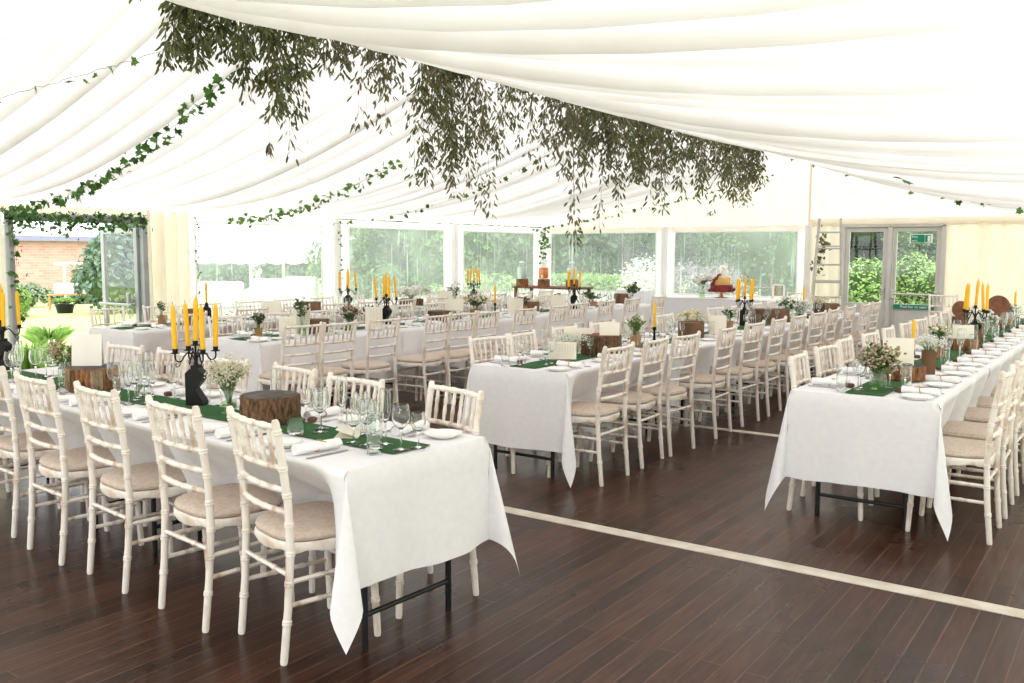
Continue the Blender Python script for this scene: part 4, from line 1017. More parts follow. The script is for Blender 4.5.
# ------------------------------------------------------------------ places laid along the tables
for T in (T1, MT, RT, T4, T5):
    for side in (0, 1):
        for i, (u, out, turn) in enumerate(SEATS[T.key][side]):
            sg = 1 if side == 0 else -1          # diner faces +v (side 0) or -v
            def Q(du, dv): return T.P(max(.05, min(T.L - .06, u + sg * du)), dv if side == 0 else T.w - dv, 0)
            ang = T.ang + (0 if side == 0 else PI)
            wh = '%s place, %s side, %s' % (ORD[i], T.sides[side], T.name)
            def put(K, du, dv, z, what, grp, rot=0, sc_=None):
                if K in (KW, KW2, KT, KF, KFV):
                    for d_, v_ in ((0, dv), (.05, dv), (-.05, dv), (0, .24), (.07, .24), (.02, .215)):
                        p = Q(du + d_, v_)
                        if clear(p.x, p.y, .034): break
                    else: return
                    if v_ != dv or K in (KT, KFV): z = ZC
                    OB.append((p.x, p.y, .034))
                else: p = Q(du, dv)
                K.put((p.x, p.y, z), ang + rot, what + ' at ' + wh, grp, sc_)
            far = T.key in ('T4', 'T5') and not (T.key == 'T4' and i < 3)
            put(KP, -.185 + U(-.01, .01), .115 + U(-.01, .01), ZC, 'white side plate', 'side plates')
            put(KN, 0 + U(-.02, .02), .135, ZC, 'rolled white napkin tied with twine', 'napkins', U(-.15, .15))
            if T.key != 'T1' or i > 0: put(KFV, .01, .268 - (.015 if T.key == 'RT' else .02), ZC, 'small brown favour', 'favours', U(-.5, .5))
            if not far:
                put(KK, .085, .13, ZC, 'silver table knife', 'cutlery', U(-.08, .08))
                put(KFK, -.075, .13, ZC, 'silver table fork', 'cutlery', U(-.08, .08))
            j = U(-.015, .015)
            put(KW, .11 + j, .325, ZRN - .0004, 'stemmed wine glass', 'wine glasses')
            put(KT if i % 2 == 0 else KF, .18 + j, .25, ZC, 'tall tumbler' if i % 2 == 0 else 'champagne flute', 'tall glasses')
            if not far or i % 2: put(KW2, .035 + j, .32, ZRN - .0004, 'small wine glass', 'small wine glasses')

# ------------------------------------------------------------------ cake table, drinks table, ladder
o = thing('cake_table', 'long cake table under a floor-length white cloth by the back window', 'table', (-5.85, 14.75, 0))
m = MB()
def skirt(a, b):
    per = [(-1.3, -.35), (1.3, -.35), (1.3, .35), (-1.3, .35)]; Ls = [2.6, .7, 2.6, .7]; s = a * 6.6; i = 0
    while i < 3 and s > Ls[i]: s -= Ls[i]; i += 1
    t = s / Ls[i]; p, q = per[i], per[(i + 1) % 4]; x = p[0] + (q[0] - p[0]) * t; y = p[1] + (q[1] - p[1]) * t
    k = 1 + b * .03 * (1 + .8 * math.sin(a * 190)) + .008
    return (x * (1 + (k - 1) * .3), y * k, .755 - b * .745)
m.grid(skirt, lin(0, 1, 260), lin(0, 1, 6)); m.box((0, 0, .752), (2.615, .715, .012), 0, .004); m.build('cloth', CLOTH, o)
m = MB(); m.box((0, 0, .728), (2.58, .68, .03)); m.build('tabletop', PLY, o, False)
for sx in (-1, 1):
    for sy in (-1, 1): m = MB(); m.tube([(sx * 1.1, sy * .25, 0), (sx * 1.1, sy * .25, .715)], .016, 8); m.build('leg', STEEL, o)
CX = Vector((-6.00, 14.75))
o = thing('wedding_cake', 'tiered cake with white icing, sponge and burgundy petals on the cake table', 'cake', (CX.x, CX.y, .759))
m = MB(); m.lathe([(.11, 0), (.12, .006), (.03, .02), (.025, .085), (.21, .10), (.215, .108), (.001, .108)], 28, cap=(True, False)); m.build('cake_stand', PINEW, o)
m = MB(); m.lathe([(.185, .108), (.19, .115), (.185, .215), (.18, .22), (.001, .222)], 28); m.build('tier', CAKER, o)
m = MB(); m.lathe([(.145, .221), (.148, .228), (.145, .345), (.14, .35), (.001, .352)], 28); m.build('tier', CAKEY, o)
m = MB(); m.lathe([(.105, .351), (.108, .358), (.105, .47), (.10, .475), (.001, .477)], 28); m.build('tier', CAKEW, o)
m = MB()
for k in range(16): a = U(0, 6.28); m.blob((U(0, .07) * math.cos(a), U(0, .07) * math.sin(a), .485 + U(0, .05)), U(.02, .036), 8, 5)
m.build('icing_roses', CAKEW, o)
m = MB()
for k in range(44): a = U(0, 6.28); rr = U(.15, .215); m.blob((rr * math.cos(a), rr * math.sin(a), .118 + U(0, .03)), U(.016, .03), 7, 4)
for k in range(14): m.blob((-.13 + .012 * k * U(.6, 1), -.13 + U(-.02, .02), .22 + .014 * k), U(.016, .028), 7, 4)
m.build('petals', CAKER, o)
jar('slim glass vase of white roses beside the cake', (-6.33, 14.70, .759), .05, .22)
bouquet('flower_bunch', 'white roses with green leaves in the vase beside the cake', 'flowers', (-6.33, 14.70, .759 + .22), 81, 16, .17, .17, IVY, 4, .075, WHITEF, 4, .036)
o = thing('photo_frame', 'small standing wooden frame at the right of the cake table', 'frame', (-5.02, 14.75, .759), .3)
m = MB()
for c, s in (((-.085, 0, .13), (.03, .02, .26)), ((.085, 0, .13), (.03, .02, .26)), ((0, 0, .245), (.2, .02, .03)), ((0, 0, .05), (.2, .02, .03))): m.box(c, s, 0, .003)
m.build('frame', WHITEP, o, False); m = MB(); m.box((-.045, .008, .15), (.035, .01, .17), 0, .002); m.box((.06, .008, .15), (.02, .01, .17), 0, .002); m.build('slat', PINEW, o, False)
o = thing('easel', 'white wooden easel frame standing behind the cake table', 'easel', (-5.85, 15.45, 0))
for a, b in (((-.55, 0, 0), (-.42, .0, 1.27)), ((.6, 0, 0), (.44, 0, 1.17)), ((-.46, .3, 0), (0, 0.05, .95))): m = MB(); m.tube([a, b], .022, 6); m.build('leg', DOORP, o)
m = MB(); m.tube([(-.55, 0, .92), (.55, 0, .92)], .02, 6); m.build('crossbar', DOORP, o)

o = thing('drinks_table', 'dark-framed drinks table in the window corner', 'table', (-10.05, 15.75, 0))
m = MB(); m.box((0, 0, .80), (1.55, .7, .035), 0, .008); m.build('tabletop', CUTWOOD, o, False)
for sx in (-1, 1):
    for sy in (-1, 1): m = MB(); m.box((sx * .70, sy * .29, .39), (.06, .06, .785), 0, .008); m.build('leg', CRATE, o, False)
    m = MB(); m.tube([(sx * .70, -.27, .2), (sx * .70, .27, .66)], .012, 6); m.tube([(sx * .70, .27, .2), (sx * .70, -.27, .66)], .012, 6); m.build('brace', CRATE, o)
dz_ = .8185
def disp(label, x, y, z, fill, r=.10, h=.33, lab2=''):
    o = thing('drinks_dispenser', label, 'drinks dispenser', (x, y, z), 0, 'drinks dispensers')
    m = MB(); m.lathe([(r * .9, .0), (r, .02), (r, h * .72), (r * .82, h * .86), (r * .55, h * .92), (r * .56, h), (r * .5, h)], 24, cap=(True, False)); gb = m.build('glass_body', GLASS2, o)
    m = MB(); m.lathe([(r * .5, h * .98), (r * .6, h * .99), (r * .6, h * 1.06), (r * .2, h * 1.08), (.001, h * 1.1)], 20); m.build('lid', WHITEP, o)
    m = MB(); m.lathe([(.001, .012), (r * .93, .012), (r * .96, .03), (r * .96, h * .7), (.001, h * .7)], 24); m.build('drink', fill, gb)
    m = MB(); m.tube([(.03, -r * .95, .06), (.05, -r * 1.3, .06)], .02, 8); m.tube([(.05, -r * 1.3, .085), (.05, -r * 1.3, .03)], .016, 8); m.build('tap', WHITEP, gb)
PALE = noisy('pale_cordial', (.55, .66, .62), (.62, .72, .68), 3, .3)
MILK = noisy('cloudy_lemonade', (.80, .80, .74), (.85, .85, .8), 3, .3)
dp = [(at(522, 286, 17.6), PALE, 'pale water dispenser on a log slice, left on the drinks table'), (at(542, 286, 17.9), ORANGE, 'orange squash dispenser on a log slice, middle of drinks table'), (at(571, 284, 17.2), MILK, 'cloudy lemonade dispenser at the right of the drinks table')]
for i, (x, y, f, lb) in enumerate(((-10.62, 15.50, PALE, dp[0][2]), (-10.20, 15.66, ORANGE, dp[1][2]), (-9.58, 15.75, MILK, dp[2][2]))):
    log('log_slice', ['log slice under the pale water dispenser', 'log slice under the orange squash dispenser', 'log slice under the cloudy lemonade dispenser'][i] + ' in the window corner', (x, y, dz_), .125, .15, BARK2, .1 * i, 90 + i, 'log slices on the drinks table')
    disp(lb, x, y, dz_ + .153, f)

o = thing('stepladder', 'aluminium stepladder standing open beside the fire door', 'ladder', (-4.52, 15.75, 0), math.radians(14))
H = 2.02
def rl_(x, y0, z, k=1): return None
for sx in (-1, 1):
    m = MB(); m.tube([(sx * .27, -.36, 0), (sx * .17, -.03, H + .08)], .021, 6, flat=1.5); m.build('front_rail', ALUL, o)
    m = MB(); m.tube([(sx * .27, .40, 0), (sx * .18, .03, H)], .018, 6, flat=1.4); m.build('rear_rail', ALUL, o)
    m = MB(); m.lathe([(.026, 0), (.03, .005), (.03, .05), (.024, .055)], 10, (sx * .27, -.36, 0), cap=(True, True)); m.build('rubber_foot', STEEL, o)
    m = MB(); m.tube([(sx * .225, -.20, .98), (sx * .225, 0, .93), (sx * .225, .22, .98)], .008, 6); m.build('spreader', ALUL, o)
for k in range(7):
    z = .25 + .27 * k; t = z / (H + .08); x = .27 - .10 * t; y = -.36 + .33 * t
    m = MB(); m.box((0, y, z), (2 * x, .045, .028), 0, .004); m.build('rung', ALUL, o, False)
for k in range(3):
    z = .4 + .62 * k; t = z / H; m = MB(); m.tube([(-.27 + .09 * t, .40 - .37 * t, z), (.27 - .09 * t, .40 - .37 * t, z)], .011, 6); m.build('rear_brace', ALUL, o)

# ------------------------------------------------------------------ greenery under the roof
def vine_pts(a, b, sag, n):
    a, b = Vector(a), Vector(b); return [a.lerp(b, t) + Vector((0, 0, -4 * sag * t * (1 - t))) for t in lin(0, 1, n)]
def ivy(label, pts, dens, L, mat=IVY, spread=.05, fade=None, group='ivy garlands', name='ivy_garland', seed=1, hang=0):
    rng = random.Random(seed); o = thing(name, label, 'garland', tuple(pts[0]), 0, group); b = Vector(pts[0])
    P = [Vector(p) - b for p in pts]
    m = MB(); m.tube([p + Vector((rng.uniform(-1, 1), rng.uniform(-1, 1), rng.uniform(-1, 1))) * .008 for p in P], .0018, 5); m.build('stem', TWIG, o)
    m = MB()
    for i in range(len(P) - 1):
        l = (P[i + 1] - P[i]).length; t = i / (len(P) - 1); k = dens * l * (fade(t) if fade else 1)
        k = int(k) + (1 if rng.random() < k - int(k) else 0)
        for _ in range(k):
            p = P[i].lerp(P[i + 1], rng.random()) + Vector((rng.gauss(0, 1), rng.gauss(0, 1), rng.gauss(0, 1) - .3)) * spread
            if hang: p.z -= abs(rng.gauss(0, hang))
            d = Vector((rng.uniform(-1, 1), rng.uniform(-1, 1), rng.uniform(-1.2, .4)))
            m.ivyleaf(p, d, (rng.uniform(-1, 1), rng.uniform(-1, 1), rng.uniform(-1, 1)), L * .85 * rng.uniform(.6, 1.25))
    m.build('leaves', mat, o); return o
def ceilpt(x, y, drop=.06):
    side = -1 if x < RX else 1; u = abs(x - RX) / ((RX - XL) if side < 0 else (XR - RX)); return Vector((x, y, ceil_z(side, u, y) - drop - .05))
def along(y0, y1, x0, x1, n=60, drop=.06): return [ceilpt(x0 + (x1 - x0) * t, y0 + (y1 - y0) * t, drop) for t in lin(0, 1, n)]
ivy('dense ivy garland rising from the open door corner to the roof ridge', along(5.35, 4.72, XL + .05, -6.0, 70, .03), 34, .085, IVY, .035, seed=3)
ivy('ivy garland on the roof lining above the first clear window', along(8.45, 7.75, XL + .15, -7.0, 60, .05), 42, .075, IVYL, .03, seed=4)
ivy('sparse ivy string on the roof lining above the third window', along(10.2, 9.85, XL + .4, -6.3, 60), 8, .085, IVY, .012, seed=5, fade=lambda t: .5 if t < .4 else 1)
ivy('ivy string along the top of the gable wall left half', [Vector((XL + .1 + (RX - .6 - XL) * t, YB - .55, 2.0 + .93 * t - .10 * math.sin(PI * t))) for t in lin(0, 1, 40)], 11, .085, IVY, .015, seed=6)
ivy('sparse ivy string on the right slope of the roof lining', along(13.6, 13.7, -5.0, -.6, 60, .03), 5, .10, IVY, .015, seed=7)
ivy('thin ivy string crossing the lining at the upper left', along(3.1, 4.12, -7.1, -5.75, 50, .05), 9, .075, IVYL, .015, seed=8)
ivy('bushy ivy hanging over the lintel of the open door', [Vector((XL + .09, 5.35 + 1.82 * t, 1.99 - .03 * math.sin(PI * t))) for t in lin(0, 1, 24)], 230, .066, IVY, .045, hang=.085, seed=9)
ivy('ivy climbing the left jamb of the open door', [Vector((XL + .1, 5.46, .7 + 1.3 * t)) for t in lin(0, 1, 20)], 60, .075, IVY, .035, fade=lambda t: .35 + .8 * t * t, seed=10)
ivy('thin ivy strand beside the cream curtain', [Vector((XL + .1, 7.95, .9 + 1.1 * t)) for t in lin(0, 1, 20)], 20, .05, IVY, .014, seed=11)
ivy('thin ivy strand on the post between first and second windows', [Vector((XL + .15, 10.64, .8 + 1.2 * t)) for t in lin(0, 1, 20)], 14, .06, IVY, .016, seed=12)
ivy('bushy ivy clump hanging on the corner post above the dispensers', [Vector((XL + .25, YB - .3, 1.25 + .75 * t)) for t in lin(0, 1, 16)], 130, .085, IVY, .065, fade=lambda t: .15 + 1.1 * t, seed=13)
ivy('hanging leafy bunch behind the stepladder', [Vector((-4.95 + .12 * t, YB - .28, 1.15 + .75 * t)) for t in lin(0, 1, 16)], 90, .09, WILLOW, .06, seed=14)
o = thing('leaf_sprig', 'dark leaf pair caught on the right slope of the roof lining', 'leaf', tuple(ceilpt(-1.85, 8.6, .03)))
m = MB(); m.ivyleaf((0, 0, 0), (.8, .5, -.4), (0, -.4, 1), .11); m.leaf((0, 0, 0), (-1, -.2, .25), (0, 0, 1), .10, .04); m.build('leaves', IVY, o)

def willow(label, x, y, n, L, seed, mat, leafL=.075, width=.28, dense=1.0):
    rng = random.Random(seed); z0 = RZ - .10
    o = thing('hanging_branch_bunch', label, 'hanging foliage', (x, y, z0), 0, 'branch bunches hanging along the ridge')
    ms, ml = MB(), MB()
    for i in range(n):
        px, py = rng.uniform(-.10, .10), rng.uniform(-width, width)
        le = L * rng.uniform(.35, 1.0) * (1 if rng.random() > .12 else 1.35)
        a = rng.uniform(0, 6.28); dr = rng.uniform(.03, .30)
        pts = []
        for t in lin(0, 1, 7):
            pts.append(Vector((px + dr * math.cos(a) * math.sin(t * 1.5), py + dr * math.sin(a) * math.sin(t * 1.5), .04 - le * t ** 1.05 + .05 * math.sin(t * 3))))
        ms.tube(pts, [.0035, .003, .0026, .0022, .0018, .0014, .001], 4, False)
        nt_ = max(2, int(le / .16)); tufts = [rng.uniform(.05, .9) for _ in range(nt_)] + [.97]
        k = int(le / .0125 * dense)
        for j in range(k):
            t = min(1, max(.02, rng.choice(tufts) + rng.gauss(0, .05))) if rng.random() < .82 else rng.uniform(.03, 1)
            f = t * 6; q = min(5, int(f)); p = pts[q].lerp(pts[q + 1], f - q)
            an = rng.uniform(0, 6.28); d = Vector((math.cos(an) * .45, math.sin(an) * .45, -1 + rng.uniform(-.2, .7)))
            p = p + Vector((math.cos(an), math.sin(an), rng.uniform(-.4, .4))) * rng.uniform(0, .065)
            ml.leaf(p, d, (rng.uniform(-1, 1), rng.uniform(-1, 1), rng.uniform(-.3, .3)), leafL * rng.uniform(.55, 1.15), leafL * rng.uniform(.2, .3), rng.uniform(-.15, .15))
            if rng.random() < .25: ms.tube([pts[q].lerp(pts[q + 1], f - q), p], .0009, 3, False)
    ms.build('twigs', TWIG, o); ml.build('leaves', mat, o); return o
WB = []
yy = 3.72; k = 0
spec = [  # y along the ridge, strands, length, dense, green
 (3.86, 20, .56, 1.5, 1), (4.02, 20, .52, 1.5, 1), (4.38, 11, .60, 1.2, 1), (4.56, 14, 1.05, 1.1, 1), (4.78, 5, .75, .6, 1), (5.08, 16, .42, 1.5, 0), (5.22, 5, .55, .6, 0), (5.52, 11, .78, .9, 0), (5.95, 7, .60, .6, 0),
 (6.28, 13, 1.20, .9, 0), (6.62, 16, 1.25, 1.2, 0), (7.05, 6, .70, .6, 0), (7.42, 8, .62, .7, 0), (7.8, 9, .85, .8, 0), (8.25, 12, 1.30, .8, 0), (8.6, 8, .75, .7, 0), (9.05, 20, .62, 1.5, 0), (9.3, 10, 1.2, .8, 0), (9.75, 9, .95, .7, 0), (10.2, 16, .85, 1.3, 0),
 (10.6, 9, 1.25, .8, 0), (11.05, 13, .95, 1.0, 0), (11.5, 10, 1.2, .8, 0), (12.0, 11, 1.05, .8, 0), (12.5, 10, 1.1, .8, 0), (13.0, 12, .95, .8, 0), (13.5, 12, .95, .9, 0), (14.0, 13, .70, 1.0, 0)]
for i, (y, n, L, de, gr) in enumerate(spec):
    willow('%s bunch of drooping leafy branches under the roof ridge, counted from the near end' % ORD[i], RX + U(-.05, .05), y, n, L, 200 + i, WILLOW if gr or i % 3 == 0 else WILLOW2, .075 if y < 8 else .095, .17 if y < 6 else .24, de * (1 if y < 8 else .8))
rb = MB(); rb.tube([(RX, YF, RZ - .045), (RX, YB - .05, RZ - .045)], .02, 8); struct(rb.build('trim_8', ALU))
for i, (px, py, d, r, lb) in enumerate(((253, 104, 6.3, .042, 'clear glass bauble hanging on a string below the near branches'), (308, 176, 7.0, .03, 'small clear glass bauble hanging lowest on its string'), (381, 131, 7.6, .026, 'tiny clear glass bauble among the middle branches'))):
    p = at(px, py, d); o = thing('hanging_bauble', lb, 'bauble', tuple(p), 0, 'glass baubles on strings')
    m = MB(); m.blob((0, 0, 0), r, 18, 12); m.build('glass_ball', BAUB, o)
    zc = ceilpt(p.x, p.y, 0).z + .05; m = MB(); m.tube([(0, 0, r), (0, 0, zc - p.z)], .0012, 4); m.build('string', TWINE, o)
p = at(270, 150, 6.4); o = thing('hanging_sprig', 'small leafy sprig dangling on a long thread', 'hanging foliage', tuple(p)); m = MB()
for k in range(16): a = U(0, 6.28); m.leaf((0, 0, .04 + U(-.02, .02)), (math.cos(a) * .4, math.sin(a) * .4, -1), (U(-1, 1), U(-1, 1), 0), U(.05, .10), .014)
m.build('leaves', WILLOW2, o); m = MB(); m.tube([(0, 0, .03), (0, 0, 3.2 - p.z)], .0012, 4); m.build('thread', TWINE, o)

# ------------------------------------------------------------------ the garden outside
def gz(x, y):
    d = max(0, max(XL - x, y - YB)); return -.28 - .031 * min(d, 45)
g = MB()
xs = [-120, -90, -70, -55, -45, -38, -32, -27, -23, -20, -17, -15, -13, -11.5, -8, -4, 0, 4, 10, 20, 40]; ys = [-30, -15, -8, -2, 2, 5, 8, 11, 14, 17, 18.5, 20, 23, 26, 30, 35, 42, 50, 60, 75, 100]
g.grid(lambda x, y: (x, y, gz(x, y) + .05 * math.sin(x * .7) * math.sin(y * .6)), xs, ys); struct(g.build('lawn', GRASS))
TREE_N = [0]
def tree(label, px, py_top, d, w, base_py, mat, n=900, ls=.32, group='garden trees', name='tree', cat='tree', trunk=True, lobes=9, core=True):
    "crown between two heights seen at distance d, w metres across"
    TREE_N[0] += 1; rng = random.Random(500 + TREE_N[0])
    top = at(px, py_top, d); bot = at(px, base_py, d); x, y = top.x, top.y; gnd = gz(x, y)
    o = thing(name, label, cat, (x, y, gnd), 0, group)
    zt, zb = top.z - gnd, (max(.05, bot.z - gnd) if trunk else 0); h = zt - zb; n = int(n * 1.9); ls *= .62
    bl = []
    for i in range(lobes):
        a = rng.uniform(0, 6.28); t = rng.random(); rr = min(w, h) * rng.uniform(.24, .34)
        rad = max(0, (w / 2 - rr)) * math.sqrt(rng.random()) * (1 - .45 * max(0, t - .5))
        bl.append((Vector((math.cos(a) * rad, math.sin(a) * rad, zb + rr * .7 + (h - 1.5 * rr) * t)), rr))
    bl.append((Vector((0, 0, zt - min(w, h) * .3)), min(w, h) * .3))
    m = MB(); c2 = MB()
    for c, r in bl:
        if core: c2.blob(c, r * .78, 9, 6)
    for i in range(n):
        c, r = bl[rng.randrange(len(bl))]
        v = Vector((rng.gauss(0, 1), rng.gauss(0, 1), rng.gauss(0, 1))).normalized(); p = c + v * r * rng.uniform(.78, 1.08)
        if p.z < .02: continue
        dd = Vector((rng.gauss(0, 1), rng.gauss(0, 1), rng.gauss(0, .6) - .3)); nn = v + Vector((rng.gauss(0, .5), rng.gauss(0, .5), rng.gauss(0, .5) + .3))
        s = ls * rng.uniform(.6, 1.3); dd = dd - nn.normalized() * dd.dot(nn.normalized()) * .8
        m.leaf(p, dd, nn, s, s * .55, .12)
    cr = m.build('crown', mat, o)
    if core: c2.build('inner_twigs', CORE, o)  # solid blobs added to block light through the crown, no real twigs
    if trunk:
        t = MB(); t.tube([(0, 0, 0), (.05, .02, zb * .6 + .2), (0, 0, zb + h * .5)], [w * .035 + .04, w * .028 + .03, w * .012 + .02], 9); t.build('trunk', TRUNK, o)
    return o
# seen through the left-wall windows
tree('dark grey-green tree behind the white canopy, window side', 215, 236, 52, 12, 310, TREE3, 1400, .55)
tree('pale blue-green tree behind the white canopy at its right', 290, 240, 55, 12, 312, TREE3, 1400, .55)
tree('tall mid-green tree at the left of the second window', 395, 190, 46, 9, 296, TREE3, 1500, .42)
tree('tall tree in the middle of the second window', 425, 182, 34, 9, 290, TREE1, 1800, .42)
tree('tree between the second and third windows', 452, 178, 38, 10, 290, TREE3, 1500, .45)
tree('dark tree at the left of the third window', 492, 180, 30, 7, 292, TREE1, 1600, .38)
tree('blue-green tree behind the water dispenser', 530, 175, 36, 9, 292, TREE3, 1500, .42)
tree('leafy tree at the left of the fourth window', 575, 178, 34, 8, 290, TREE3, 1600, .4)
tree('bright green tree at the right of the fourth window', 625, 176, 31, 8, 285, TREE1, 1900, .36)
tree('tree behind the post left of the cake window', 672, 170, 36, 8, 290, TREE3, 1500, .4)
tree('mid-green tree above the cake in the last window', 715, 170, 27, 7, 292, TREE1, 3600, .21)
tree('leafy tree at the right of the cake window', 770, 168, 25, 7, 298, TREE1, 3600, .21)
tree('low shrub under the second window trees', 385, 262, 24, 4.2, 300, TREE1, 900, .22, 'garden shrubs', 'shrub', 'shrub', False)
tree('low leafy shrub under the third window', 470, 270, 26, 4.2, 300, HEDGE, 900, .22, 'garden shrubs', 'shrub', 'shrub', False)
tree('pinkish grey shrub left of the cake flowers', 686, 262, 21, 2.2, 300, PURPLE, 2200, .12, 'garden shrubs', 'shrub', 'shrub', False, core=False)
tree('rounded pinkish grey shrub behind the cake', 722, 262, 20.5, 1.5, 300, PURPLE, 1800, .10, 'garden shrubs', 'shrub', 'shrub', False, core=False)
tree('white blossoming shrub right of the fourth window', 646, 258, 24, 1.9, 290, WHITEF, 1500, .12, 'garden shrubs', 'shrub', 'shrub', False, core=False)
# behind the fire door
tree('very dark conifer behind the fire door, left leaf', 862, 205, 24, 3.4, 290, TREE2, 1900, .2, core=True)
tree('very dark conifer behind the fire door mullion', 900, 205, 25, 2.6, 290, TREE2, 1300, .2, core=True)
tree('pale leafy tree in the upper right of the fire door', 928, 215, 22.5, 2.6, 285, TREE1, 1900, .15)
tree('bright green bush filling the left fire door glass', 868, 262, 20.5, 1.9, 318, BUSH, 3200, .14, 'garden shrubs', 'shrub', 'shrub', False)
tree('bright green bush filling the right fire door glass', 915, 254, 20.3, 1.8, 318, BUSH, 3200, .14, 'garden shrubs', 'shrub', 'shrub', False)
tree('pale green rounded bush at the right edge of the fire door', 940, 268, 19.6, 1.1, 315, BUSH, 1100, .09, 'garden shrubs', 'shrub', 'shrub', False)
# clipped hedge along the lawn behind the fourth window
o = thing('clipped_hedge', 'low flat-topped light green hedge across the fourth window', 'hedge', (0, 0, 0))
a, b = at(558, 278, 27.5), at(668, 277, 24.5); m = MB(); mc = MB(); dv = (b - a); dv.z = 0; nv = Vector((-dv.y, dv.x, 0)).normalized()
for i in range(2600):
    t, s = R(), R(); zz = U(-.7, a.z); tp = R() < .4
    p = Vector((a.x, a.y, 0)) + dv * t + nv * (U(-.4, .4) if tp else -.42); p.z = a.z + U(-.04, .04) if tp else zz
    m.leaf(p, (R() - .5, R() - .5, R() - .3), (U(-1, 1), U(-1, 1), .8), U(.1, .2), .09)
m.build('leaves', HEDGE, o)
c = (a + b) / 2; mc.box((c.x, c.y, (a.z - .75) / 2), (dv.length, .76, a.z + .7), math.atan2(dv.y, dv.x)); mc.build('inner_twigs', CORE, o, False)  # opaque box added behind the hedge leaves, coloured as inner shade
# seen through the open door
tree('leafy grey-green tree behind the open door leaf', 128, 213, 36, 5.2, 309, TREE3, 2400, .42)
tree('low shrub left of the garden table', 32, 283, 46, 4.0, 306, HERBP, 1100, .3, 'garden shrubs', 'shrub', 'shrub', False)
tree('dark hedge bush behind the garden table', 90, 268, 50, 2.8, 306, TREE1, 1300, .34, 'garden shrubs', 'shrub', 'shrub', False)
tree('leafy bush at the left door jamb', 14, 288, 34, 2.2, 308, HEDGE, 800, .24, 'garden shrubs', 'shrub', 'shrub', False)
o = thing('brick_house', 'pink brick house with a slate roof beyond the garden', 'house', (0, 0, 0))
hc = at(40, 262, 56); hz = at(40, 241, 56).z; m = MB(); hb0 = -1.8; m.box((hc.x - 2, hc.y, (hz + hb0) / 2), (5, 10.5, hz - hb0)); m.build('wall', BRICK, o, False)
m = MB(); m.prism([(-2.9, 0), (2.9, 0), (0, .35)], -5.4, 5.4); m.M = None
for i, v in enumerate(m.v): m.v[i] = (hc.x - 2 + v[0], hc.y + v[1], hz + v[2])
m.build('roof', SLATE, o, False)
p = at(78, 294.5, 41); o = thing('garden_table', 'wooden garden table laid with white boxes beyond the open door', 'table', (p.x, p.y, gz(p.x, p.y)), math.radians(58)); hh = p.z - gz(p.x, p.y)
m = MB(); m.box((0, 0, hh), (2.5, .7, .05), 0, .01); m.build('tabletop', PINEW, o, False)
for sx in (-1, 1):
    for sy in (-1, 1): m = MB(); m.box((sx * 1.15, sy * .28, hh / 2), (.06, .06, hh), 0, .005); m.build('leg', PINEW, o, False)
q = p + Vector((.05, 0, .03))
for i, (dx, w, mt_, lb) in enumerate(((-.55, .8, WHITEP, 'white box on the left of the garden table'), (.30, .75, CARDW, 'white box on the right of the garden table'))):
    m = MB(); m.box((0, 0, .24), (w, .45, .48), 0, .03); ca = math.radians(58); tag(m.build('storage_box', mt_, loc=(p.x + dx * math.cos(ca), p.y + dx * math.sin(ca), p.z + .026), rotz=ca), lb, 'box')
o = thing('garden_canopy_post', 'slim white post with a crossbar behind the garden table', 'post', tuple(at(66, 308, 43)))
m = MB(); hh2 = at(66, 262, 43).z - o.location.z; m.tube([(0, 0, 0), (0, 0, hh2)], .05, 8); m.build('pole', WHITEP, o); m = MB(); m.tube([Vector(at(54, 264, 43)) - o.location, Vector(at(104, 263, 43)) - o.location], .06, 8); m.build('crossbar', WHITEP, o)
p = at(65, 311, 37); p.z = gz(p.x, p.y); pot('round grassy plant in a dark bowl on the lawn', tuple(p), .36, .38, STEEL, HEDGE, 301, 60, .32, .40, 10, .12, group='plants in the garden')
for i, (px, py, d, s_, lb) in enumerate(((30, 352, 14.0, .55, 'ferny grass clump just outside the open door'), (60, 352, 13.6, .5, 'green shrub beside the ferny clump outside the door'), (48, 322, 19, .5, 'pale grass tuft on the lawn'))):
    p = at(px, py, d); p.z = gz(p.x, p.y); o = thing('garden_plant', lb, 'plant', tuple(p), 0, 'plants outside the open door'); ms, ml = MB(), MB(); rng = random.Random(310 + i)
    for k in range(280):
        a = rng.uniform(0, 6.28); b_ = Vector((math.cos(a), math.sin(a), 0)) * rng.uniform(0, .15); le = s_ * rng.uniform(.7, 1.3); ml.leaf(b_, (math.cos(a) * .7, math.sin(a) * .7, rng.uniform(.5, 1.4)), (math.cos(a), math.sin(a), -.5), le * .9, .02, -.14)
    ml.build('blades', HEDGE, o)
# white pagoda canopy beyond the first window
pc = at(268, 255, 38); gp = gz(pc.x, pc.y)
o = thing('garden_canopy', 'white peaked canopy with a scalloped edge beyond the first window', 'canopy', (pc.x, pc.y, gp), math.radians(35))
ev = at(268, 255, 38).z - gp; pk = at(258, 208, 38).z - gp; hw_, hd_ = 4.2, 2.6
m = MB()
def roof(a, b):
    q = a * 4; i = int(q) % 4; t = q - int(q); cs = [(-hw_, -hd_), (hw_, -hd_), (hw_, hd_), (-hw_, hd_)]; p, r = cs[i], cs[(i + 1) % 4]
    x = p[0] + (r[0] - p[0]) * t; y = p[1] + (r[1] - p[1]) * t; k = 1 - b; rr = .62
    return (x * (k * (1 - rr * 0) + b * .45), y * (k + b * .05), ev + (pk - ev) * b ** 1.0)
m.grid(roof, [i / 32 for i in range(33)], lin(0, 1, 8)); m.build('roof', WHITEC, o, False)
m = MB()
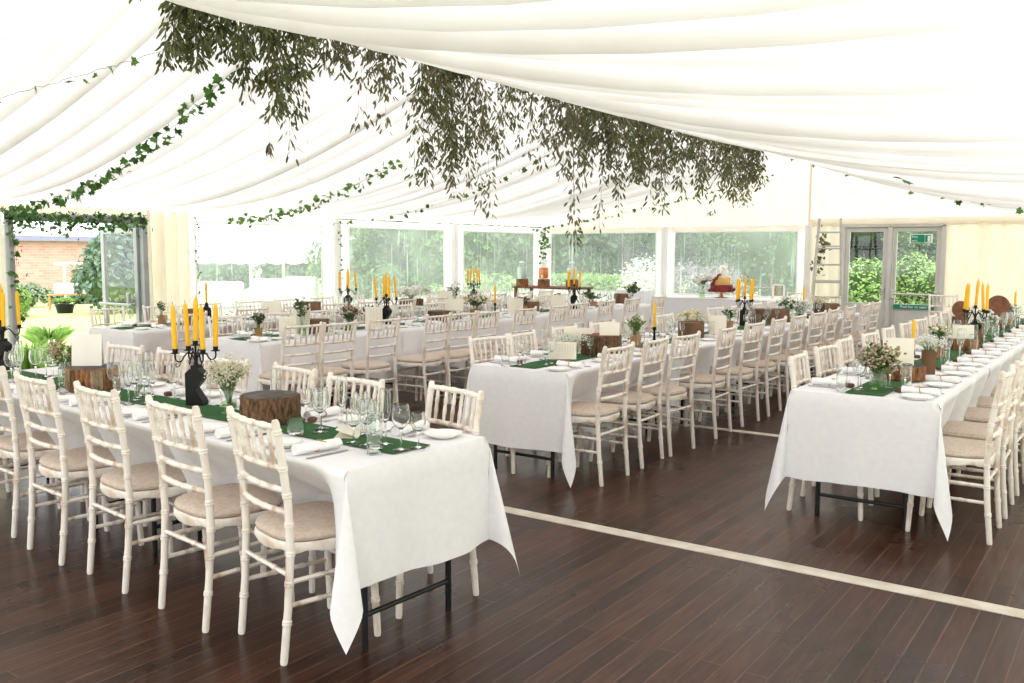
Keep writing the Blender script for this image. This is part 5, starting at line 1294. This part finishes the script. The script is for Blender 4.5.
for i in range(4):
    cs = [(-hw_, -hd_), (hw_, -hd_), (hw_, hd_), (-hw_, hd_)]; p, r = cs[i], cs[(i + 1) % 4]
    m.grid(lambda t, b: (p[0] + (r[0] - p[0]) * t, p[1] + (r[1] - p[1]) * t, ev + .02 - b * (.30 + .07 * abs(math.sin(t * 38)))), lin(0, 1, 120), [0, .5, 1])
m.build('valance', WHITEC, o, False)
for sx in (-1, 0, 1):
    for sy in (-1, 1): m = MB(); m.tube([(sx * hw_ * .98, sy * hd_ * .98, 0), (sx * hw_ * .98, sy * hd_ * .98, ev)], .055, 8); m.build('pole', WHITEP, o)
for i, (px, w, hgt, lb) in enumerate(((218, 1.7, 1.0, 'white cloth-covered garden bench at the left under the canopy'), (268, 1.3, 1.05, 'white cloth-covered garden table in the middle under the canopy'), (300, 1.2, 1.1, 'white cloth-covered garden table at the right under the canopy'))):
    d = 33; p = at(px, 306, d); p.z = gz(p.x, p.y); o = thing('covered_table', lb, 'table', tuple(p), math.radians(35), 'white covered tables in the garden')
    m = MB(); m.box((0, 0, hgt * .45), (w, .9, hgt * .9), 0, .06); m.build('cover', WHITEC, o); m = MB(); m.box((0, .3, hgt * .95), (w, .3, hgt * .5), 0, .08); m.build('back_cushion', WHITEC, o)
o = thing('side_table', 'small white cloth-covered side table under the fourth window', 'table', (-8.15, 15.7, 0), 0)
m = MB(); m.box((0, 0, .79), (.62, .42, .03), 0, .008); m.build('tabletop', WHITEP, o, False)
m = MB(); m.grid(lambda a, b: ((.315 + .02 * b * (1 + math.sin(a * 9))) * max(-1, min(1, 1.45 * math.cos(a))), (.215 + .02 * b) * max(-1, min(1, 1.45 * math.sin(a))), .806 - .5 * b), lin(0, 2 * PI, 97), lin(0, 1, 5)); m.build('cloth', CLOTH, o)
for sx in (-1, 1):
    for sy in (-1, 1): m = MB(); m.box((sx * .27, sy * .17, .388), (.035, .035, .775), 0, .004); m.build('leg', WHITEP, o, False)

# ------------------------------------------------------------------ light
w = bpy.data.worlds.new('sky'); sc.world = w; w.use_nodes = True
bg = w.node_tree.nodes.get('Background') or w.node_tree.nodes.new('ShaderNodeBackground')
bg.inputs[0].default_value = (.965, .975, 1.0, 1); bg.inputs[1].default_value = 1.25
sd = bpy.data.lights.new('hazy_sun', 'SUN'); sd.energy = 1.1; sd.angle = math.radians(40); sd.color = (1, .95, .86)
so = bpy.data.objects.new('hazy_sun', sd); C.objects.link(so); so.rotation_euler = (math.radians(38), math.radians(12), math.radians(20))
sc.view_settings.view_transform = 'Standard'; sc.view_settings.look = 'None'; sc.view_settings.gamma = 1; sc.view_settings.use_curve_mapping = False
sc.view_settings.exposure = 1.24
sc.cycles.max_bounces = 16; sc.cycles.diffuse_bounces = 5; sc.cycles.transmission_bounces = 14; sc.cycles.transparent_max_bounces = 32; sc.cycles.glossy_bounces = 3
sc.cycles.use_denoising = True; sc.cycles.caustics_reflective = False; sc.cycles.caustics_refractive = True
sc.cycles.sample_clamp_indirect = 6
